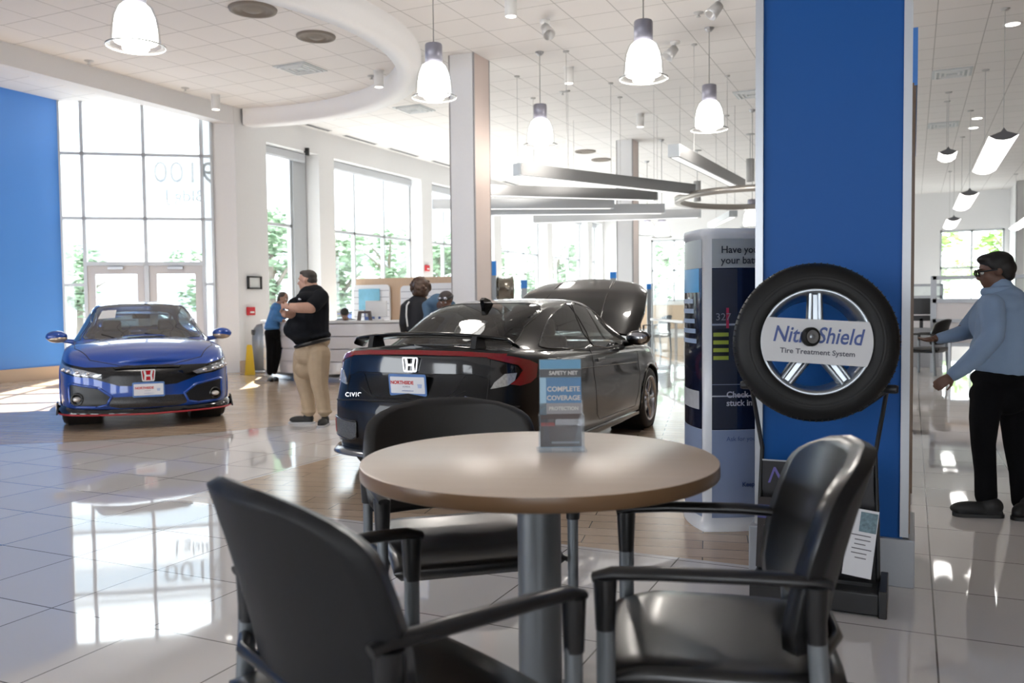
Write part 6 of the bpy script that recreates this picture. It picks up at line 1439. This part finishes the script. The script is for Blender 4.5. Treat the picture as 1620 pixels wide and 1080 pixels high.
# ---------------------------------------------------------------- woman with pinned-up hair, seen from behind
def woman_back():
    d0 = 11.6; s = 8.1; K = d0/FPX/s; Q = lambda cx, cy, dy=0: dep(540+cx/s, 430+cy/s, d0+dy); base = Q(970, 900); base = Vector((base.x, base.y, 0)); hc = Q(1010, 200); R = axes(D(.1, 1)); S_ = 250*K; b = MB(); head(b, hc, R, S_)
    g = lambda cx, z, dy=0: Vector((Q(cx, 500, dy).x, Q(cx, 500, dy).y, z))
    chain(b, [Q(1005, 290), Q(990, 370)], [62*K, 66*K]); chain(b, [Q(985, 460), g(975, .95)], [130*K, 120*K])
    for q in (-1, 1): chain(b, [Q(985+q*165, 470), g(985+q*195, .98), g(985+q*175, .78, .12)], [52*K, 42*K, 30*K]); hand(b, g(985+q*175, .80, .12), D(0, .5, -.8), D(-q, 0, 0), .15, .4, q); chain(b, [g(975+q*70, .85), g(975+q*65, .45), g(975+q*60, .08)], [80*K, 55*K, 36*K])
    body = pbuild(b, 'person', SK3, None, base, .012, 2); tag(body, 'woman with pinned-up dark hair and a black top seen from behind the black car', 'person'); eyes(body, hc-base, R, S_, None)
    HR = mat('hair_auburn', (.06, .030, .018), .45, noise=.7, scale=45); h = MB(); h.ell(Q(1012, 178), (116*K, 128*K, 116*K)); h.ell(Q(1015, 250, -.02), (110*K, 105*K, 90*K)); rb = random.Random(9)
    for k in range(70):
        a = rb.uniform(0, 6.28); e_ = rb.uniform(-1, 1); c = Q(1013, 195)+rth*(120*K*cos(a)*sqrt(1-e_*e_))+fwh*(122*K*sin(a)*sqrt(1-e_*e_))+UP*(118*K*e_); h.ell(c, (26*K,)*3)
    hr = pbuild(h, 'hair', HR, body, base, .009, 1)
    h = MB(); rd = random.Random(5)
    for k in range(26):
        a = rd.uniform(0, 6.28); rr_ = rd.uniform(10, 78)*K; c = Q(1018, 205, -.10)+rth*rr_*cos(a)+UP*rr_*sin(a)+fwh*(rr_*rr_*5); ph = rd.uniform(0, 6.28); q_ = rd.uniform(14, 26)*K
        h.tube([c+rth*q_*cos(ph+j*.9)+UP*q_*sin(ph+j*.9)-fwh*.004 for j in range(6)], .0045, 6)
    pbuild(h, 'curls', mat('hair_lights', (.16, .09, .05), .4), hr, base)
    t = MB(); BT = mat('top_black', (.012, .013, .018), .8); chain(t, [Q(985, 440), Q(980, 560), g(978, .95)], [150*K, 150*K, 150*K]); t.ell(Q(985, 430), (215*K, 130*K, 75*K), axes(D(1, 0))); chain(t, [Q(995, 335), Q(988, 390)], [76*K, 100*K])
    for q in (-1, 1): chain(t, [Q(985+q*165, 455), g(985+q*195, 1.0), g(985+q*178, .82, .11)], [66*K, 54*K, 44*K]); chain(t, [Q(985+q*110, 440), Q(985+q*105, 600)], [92*K, 80*K])
    tp = pbuild(t, 'top', BT, body, base, .012, 4); t = MB()
    t.ell(g(978, .86), (.165, .13, .14), axes(D(1, 0)))
    for q in (-1, 1): chain(t, [g(978+q*75, .82), g(975+q*68, .45), g(975+q*62, .06)], [.095, .07, .055])
    pbuild(t, 'trousers', mat('trousers_black'), body, base, .012, 4); t = MB(); t.tube([Q(870, 380, -.14), Q(838, 430, -.165), Q(832, 560, -.175), Q(850, 700, -.16)], .011, 8, sy=.4, up=fwh); pbuild(t, 'bag_strap', mat('strap_white', (.75, .75, .75), .5), body, base)
    for q in (-1, 1):
        z0 = g(975+q*62, 0, .03); R2 = axes(D(0, 1)); t = MB(); t.ell(z0+R2@Vector((.03, 0, .035)), (.11, .04, .034), R2); t.box(z0+R2@Vector((0, 0, .01)), (.2, .06, .02), mtx=R2); pbuild(t, 'shoe', mat('shoe_black'), body, base, .009, 2)
woman_back()
# ---------------------------------------------------------------- bending man with cap and goggles behind the coupe's roof
def man_cap():
    d0 = 10.9; s = 8.1; K = d0/FPX/s; Q = lambda cx, cy, dy=0: dep(540+cx/s, 430+cy/s, d0+dy); base = Q(1250, 900); base = Vector((base.x, base.y, 0)); hc = Q(1340, 375); R = axes(D(-.35, -.9, -.35)); S_ = 235*K; b = MB(); head(b, hc, R, S_)
    g = lambda cx, z, dy=0: Vector((Q(cx, 500, dy).x, Q(cx, 500, dy).y, z)); chain(b, [Q(1310, 440, .05), Q(1270, 420, .15)], [60*K, 66*K]); chain(b, [Q(1230, 430, .25), g(1180, .95, .45)], [120*K, 115*K])
    for q in (-1, 1): chain(b, [Q(1250, 440, .2)+D(q*.16, 0), g(1260+q*120, .95, .05), g(1290+q*90, .85, -.10)], [48*K, 40*K, 28*K]); hand(b, g(1290+q*90, .86, -.10), D(.2, -1, -.1), D(0, 0, -1), .14, .4, q); chain(b, [g(1190+q*60, .85, .45), g(1200+q*60, .45, .38), g(1190+q*60, .08, .45)], [78*K, 55*K, 36*K])
    body = pbuild(b, 'person', SK2, None, base, .012, 2); tag(body, 'bending man in a blue shirt, dark cap and goggles behind the black car roof', 'person'); eyes(body, hc-base, R, S_, None)
    h = MB(); E_ = lambda p, r: h.ell(hc+R@(Vector(p)*S_), [q*S_ for q in r], R, 18, 12); E_((-.06, 0, .26), (.42, .37, .30)); E_((-.2, 0, .12), (.28, .36, .28)); cp = pbuild(h, 'cap', mat('cap_dark', (.03, .022, .022), .6), body, base, .009, 1)
    h = MB(); ring = [hc+R@(Vector((-.04+.44*cos(a), .39*sin(a), .24))*S_) for a in [2*pi*k/28 for k in range(29)]]; h.tube(ring, .010, 8, caps=False, sy=1.8, up=(0, 0, 1)); pbuild(h, 'goggle_strap', BLACKP, cp, base)
    h = MB()
    for q in (-1, 1): h.ell(hc+R@(Vector((.38, q*.16, .28))*S_), (.05*S_, .13*S_, .10*S_), R)
    pbuild(h, 'goggles', mat('goggle_lens', (.35, .36, .40), .1, .6), cp, base)
    t = MB(); BS = mat('work_shirt_blue', (.06, .12, .20), .8); chain(t, [Q(1235, 400, .22), g(1185, 1.05, .42)], [130*K, 150*K]); t.ell(Q(1180, 400, .24), (110*K, 150*K, 80*K), axes(D(1, 0)))
    for q in (-1, 1): chain(t, [Q(1250, 430, .2)+D(q*.16, 0), g(1260+q*120, .97, .06)], [62*K, 54*K])
    pbuild(t, 'work_shirt', BS, body, base, .012, 4); t = MB(); t.ell(g(1185, .88, .45), (.16, .13, .15), axes(D(1, 0)))
    for q in (-1, 1): chain(t, [g(1190+q*65, .82, .45), g(1200+q*62, .45, .38), g(1190+q*62, .05, .45)], [.095, .07, .055])
    pbuild(t, 'trousers', mat('trousers_navy', (.012, .016, .03), .8), body, base, .012, 4)
    for q in (-1, 1):
        z0 = g(1190+q*62, 0, .42); R2 = axes(D(0, -1)); t = MB(); t.ell(z0+R2@Vector((.03, 0, .035)), (.11, .04, .034), R2); t.box(z0+R2@Vector((0, 0, .01)), (.2, .06, .02), mtx=R2); pbuild(t, 'shoe', mat('shoe_black'), body, base, .009, 2)
man_cap()
# ---------------------------------------------------------------- person seated behind the reception desk
def seated():
    d0 = 14.3; s = 8.1; K = d0/FPX/s; Q = lambda cx, cy, dy=0: dep(540+cx/s, 430+cy/s, d0+dy); base = Q(60, 560); base = Vector((base.x, base.y, 0)); hc = Q(42, 545); R = axes(D(.1, -.8, -.6)); S_ = 150*K; b = MB(); head(b, hc, R, S_)
    c = Vector((hc.x, hc.y, 0))+fwh*.12; chain(b, [hc-UP*.06+fwh*.04, c+UP*1.0], [.05, .055]); chain(b, [c+UP*.88, c+UP*.55], [.13, .13])
    for q in (-1, 1): chain(b, [c+UP*.95+rth*q*.17, c+UP*.76+rth*q*.20-fwh*.12, c+UP*.80+rth*q*.10-fwh*.30], [.045, .038, .026]); hand(b, c+UP*.80+rth*q*.10-fwh*.30, D(-q*.2, -1), D(0, 0, -1), .14, .4, q); chain(b, [c+UP*.52+rth*q*.09, c+UP*.50+rth*q*.11-fwh*.34, c+UP*.06+rth*q*.11-fwh*.34], [.08, .06, .04])
    body = pbuild(b, 'person', SK3, None, base, .013, 2); tag(body, 'dark-haired person seated behind the reception desk, looking down', 'person'); eyes(body, hc-base, R, S_, None)
    h = MB(); E_ = lambda p, r: h.ell(hc+R@(Vector(p)*S_), [q*S_ for q in r], R, 18, 12); E_((-.06, 0, .24), (.42, .37, .30)); E_((-.22, 0, .05), (.28, .36, .3)); E_((.2, 0, .33), (.2, .28, .14)); pbuild(h, 'hair', mat('hair_black'), body, base, .010, 1)
    t = MB(); chain(t, [c+UP*.90, c+UP*.55], [.15, .15]); t.ell(c+UP*.97, (.10, .21, .07), axes(D(0, 1)))
    for q in (-1, 1): chain(t, [c+UP*.95+rth*q*.17, c+UP*.76+rth*q*.20-fwh*.12, c+UP*.80+rth*q*.12-fwh*.25], [.058, .05, .04])
    pbuild(t, 'shirt', mat('shirt_grey', (.30, .32, .36), .8), body, base, .013, 4)
    t = MB(); t.ell(c+UP*.52, (.15, .17, .11), axes(D(0, 1)))
    for q in (-1, 1): chain(t, [c+UP*.52+rth*q*.09, c+UP*.50+rth*q*.11-fwh*.34, c+UP*.05+rth*q*.11-fwh*.34], [.095, .075, .055])
    pbuild(t, 'trousers', mat('trousers_black'), body, base, .013, 4)
    o = empty('desk_stool', (c.x, c.y, 0), 0, 'grey stool under the person seated behind the reception desk', 'stool'); MB().lathe([(0, .38), (.18, .38), (.19, .41), (.18, .43), (0, .43)], n=28).build('seat', mat('stool_grey', (.15, .15, .16), .5), o); MB().tube([(0, 0, .03), (0, 0, .38)], .03, 12).lathe([(0, .03), (.22, .02), (.22, 0), (0, 0)], n=28).build('pedestal', STEEL, o)
seated()
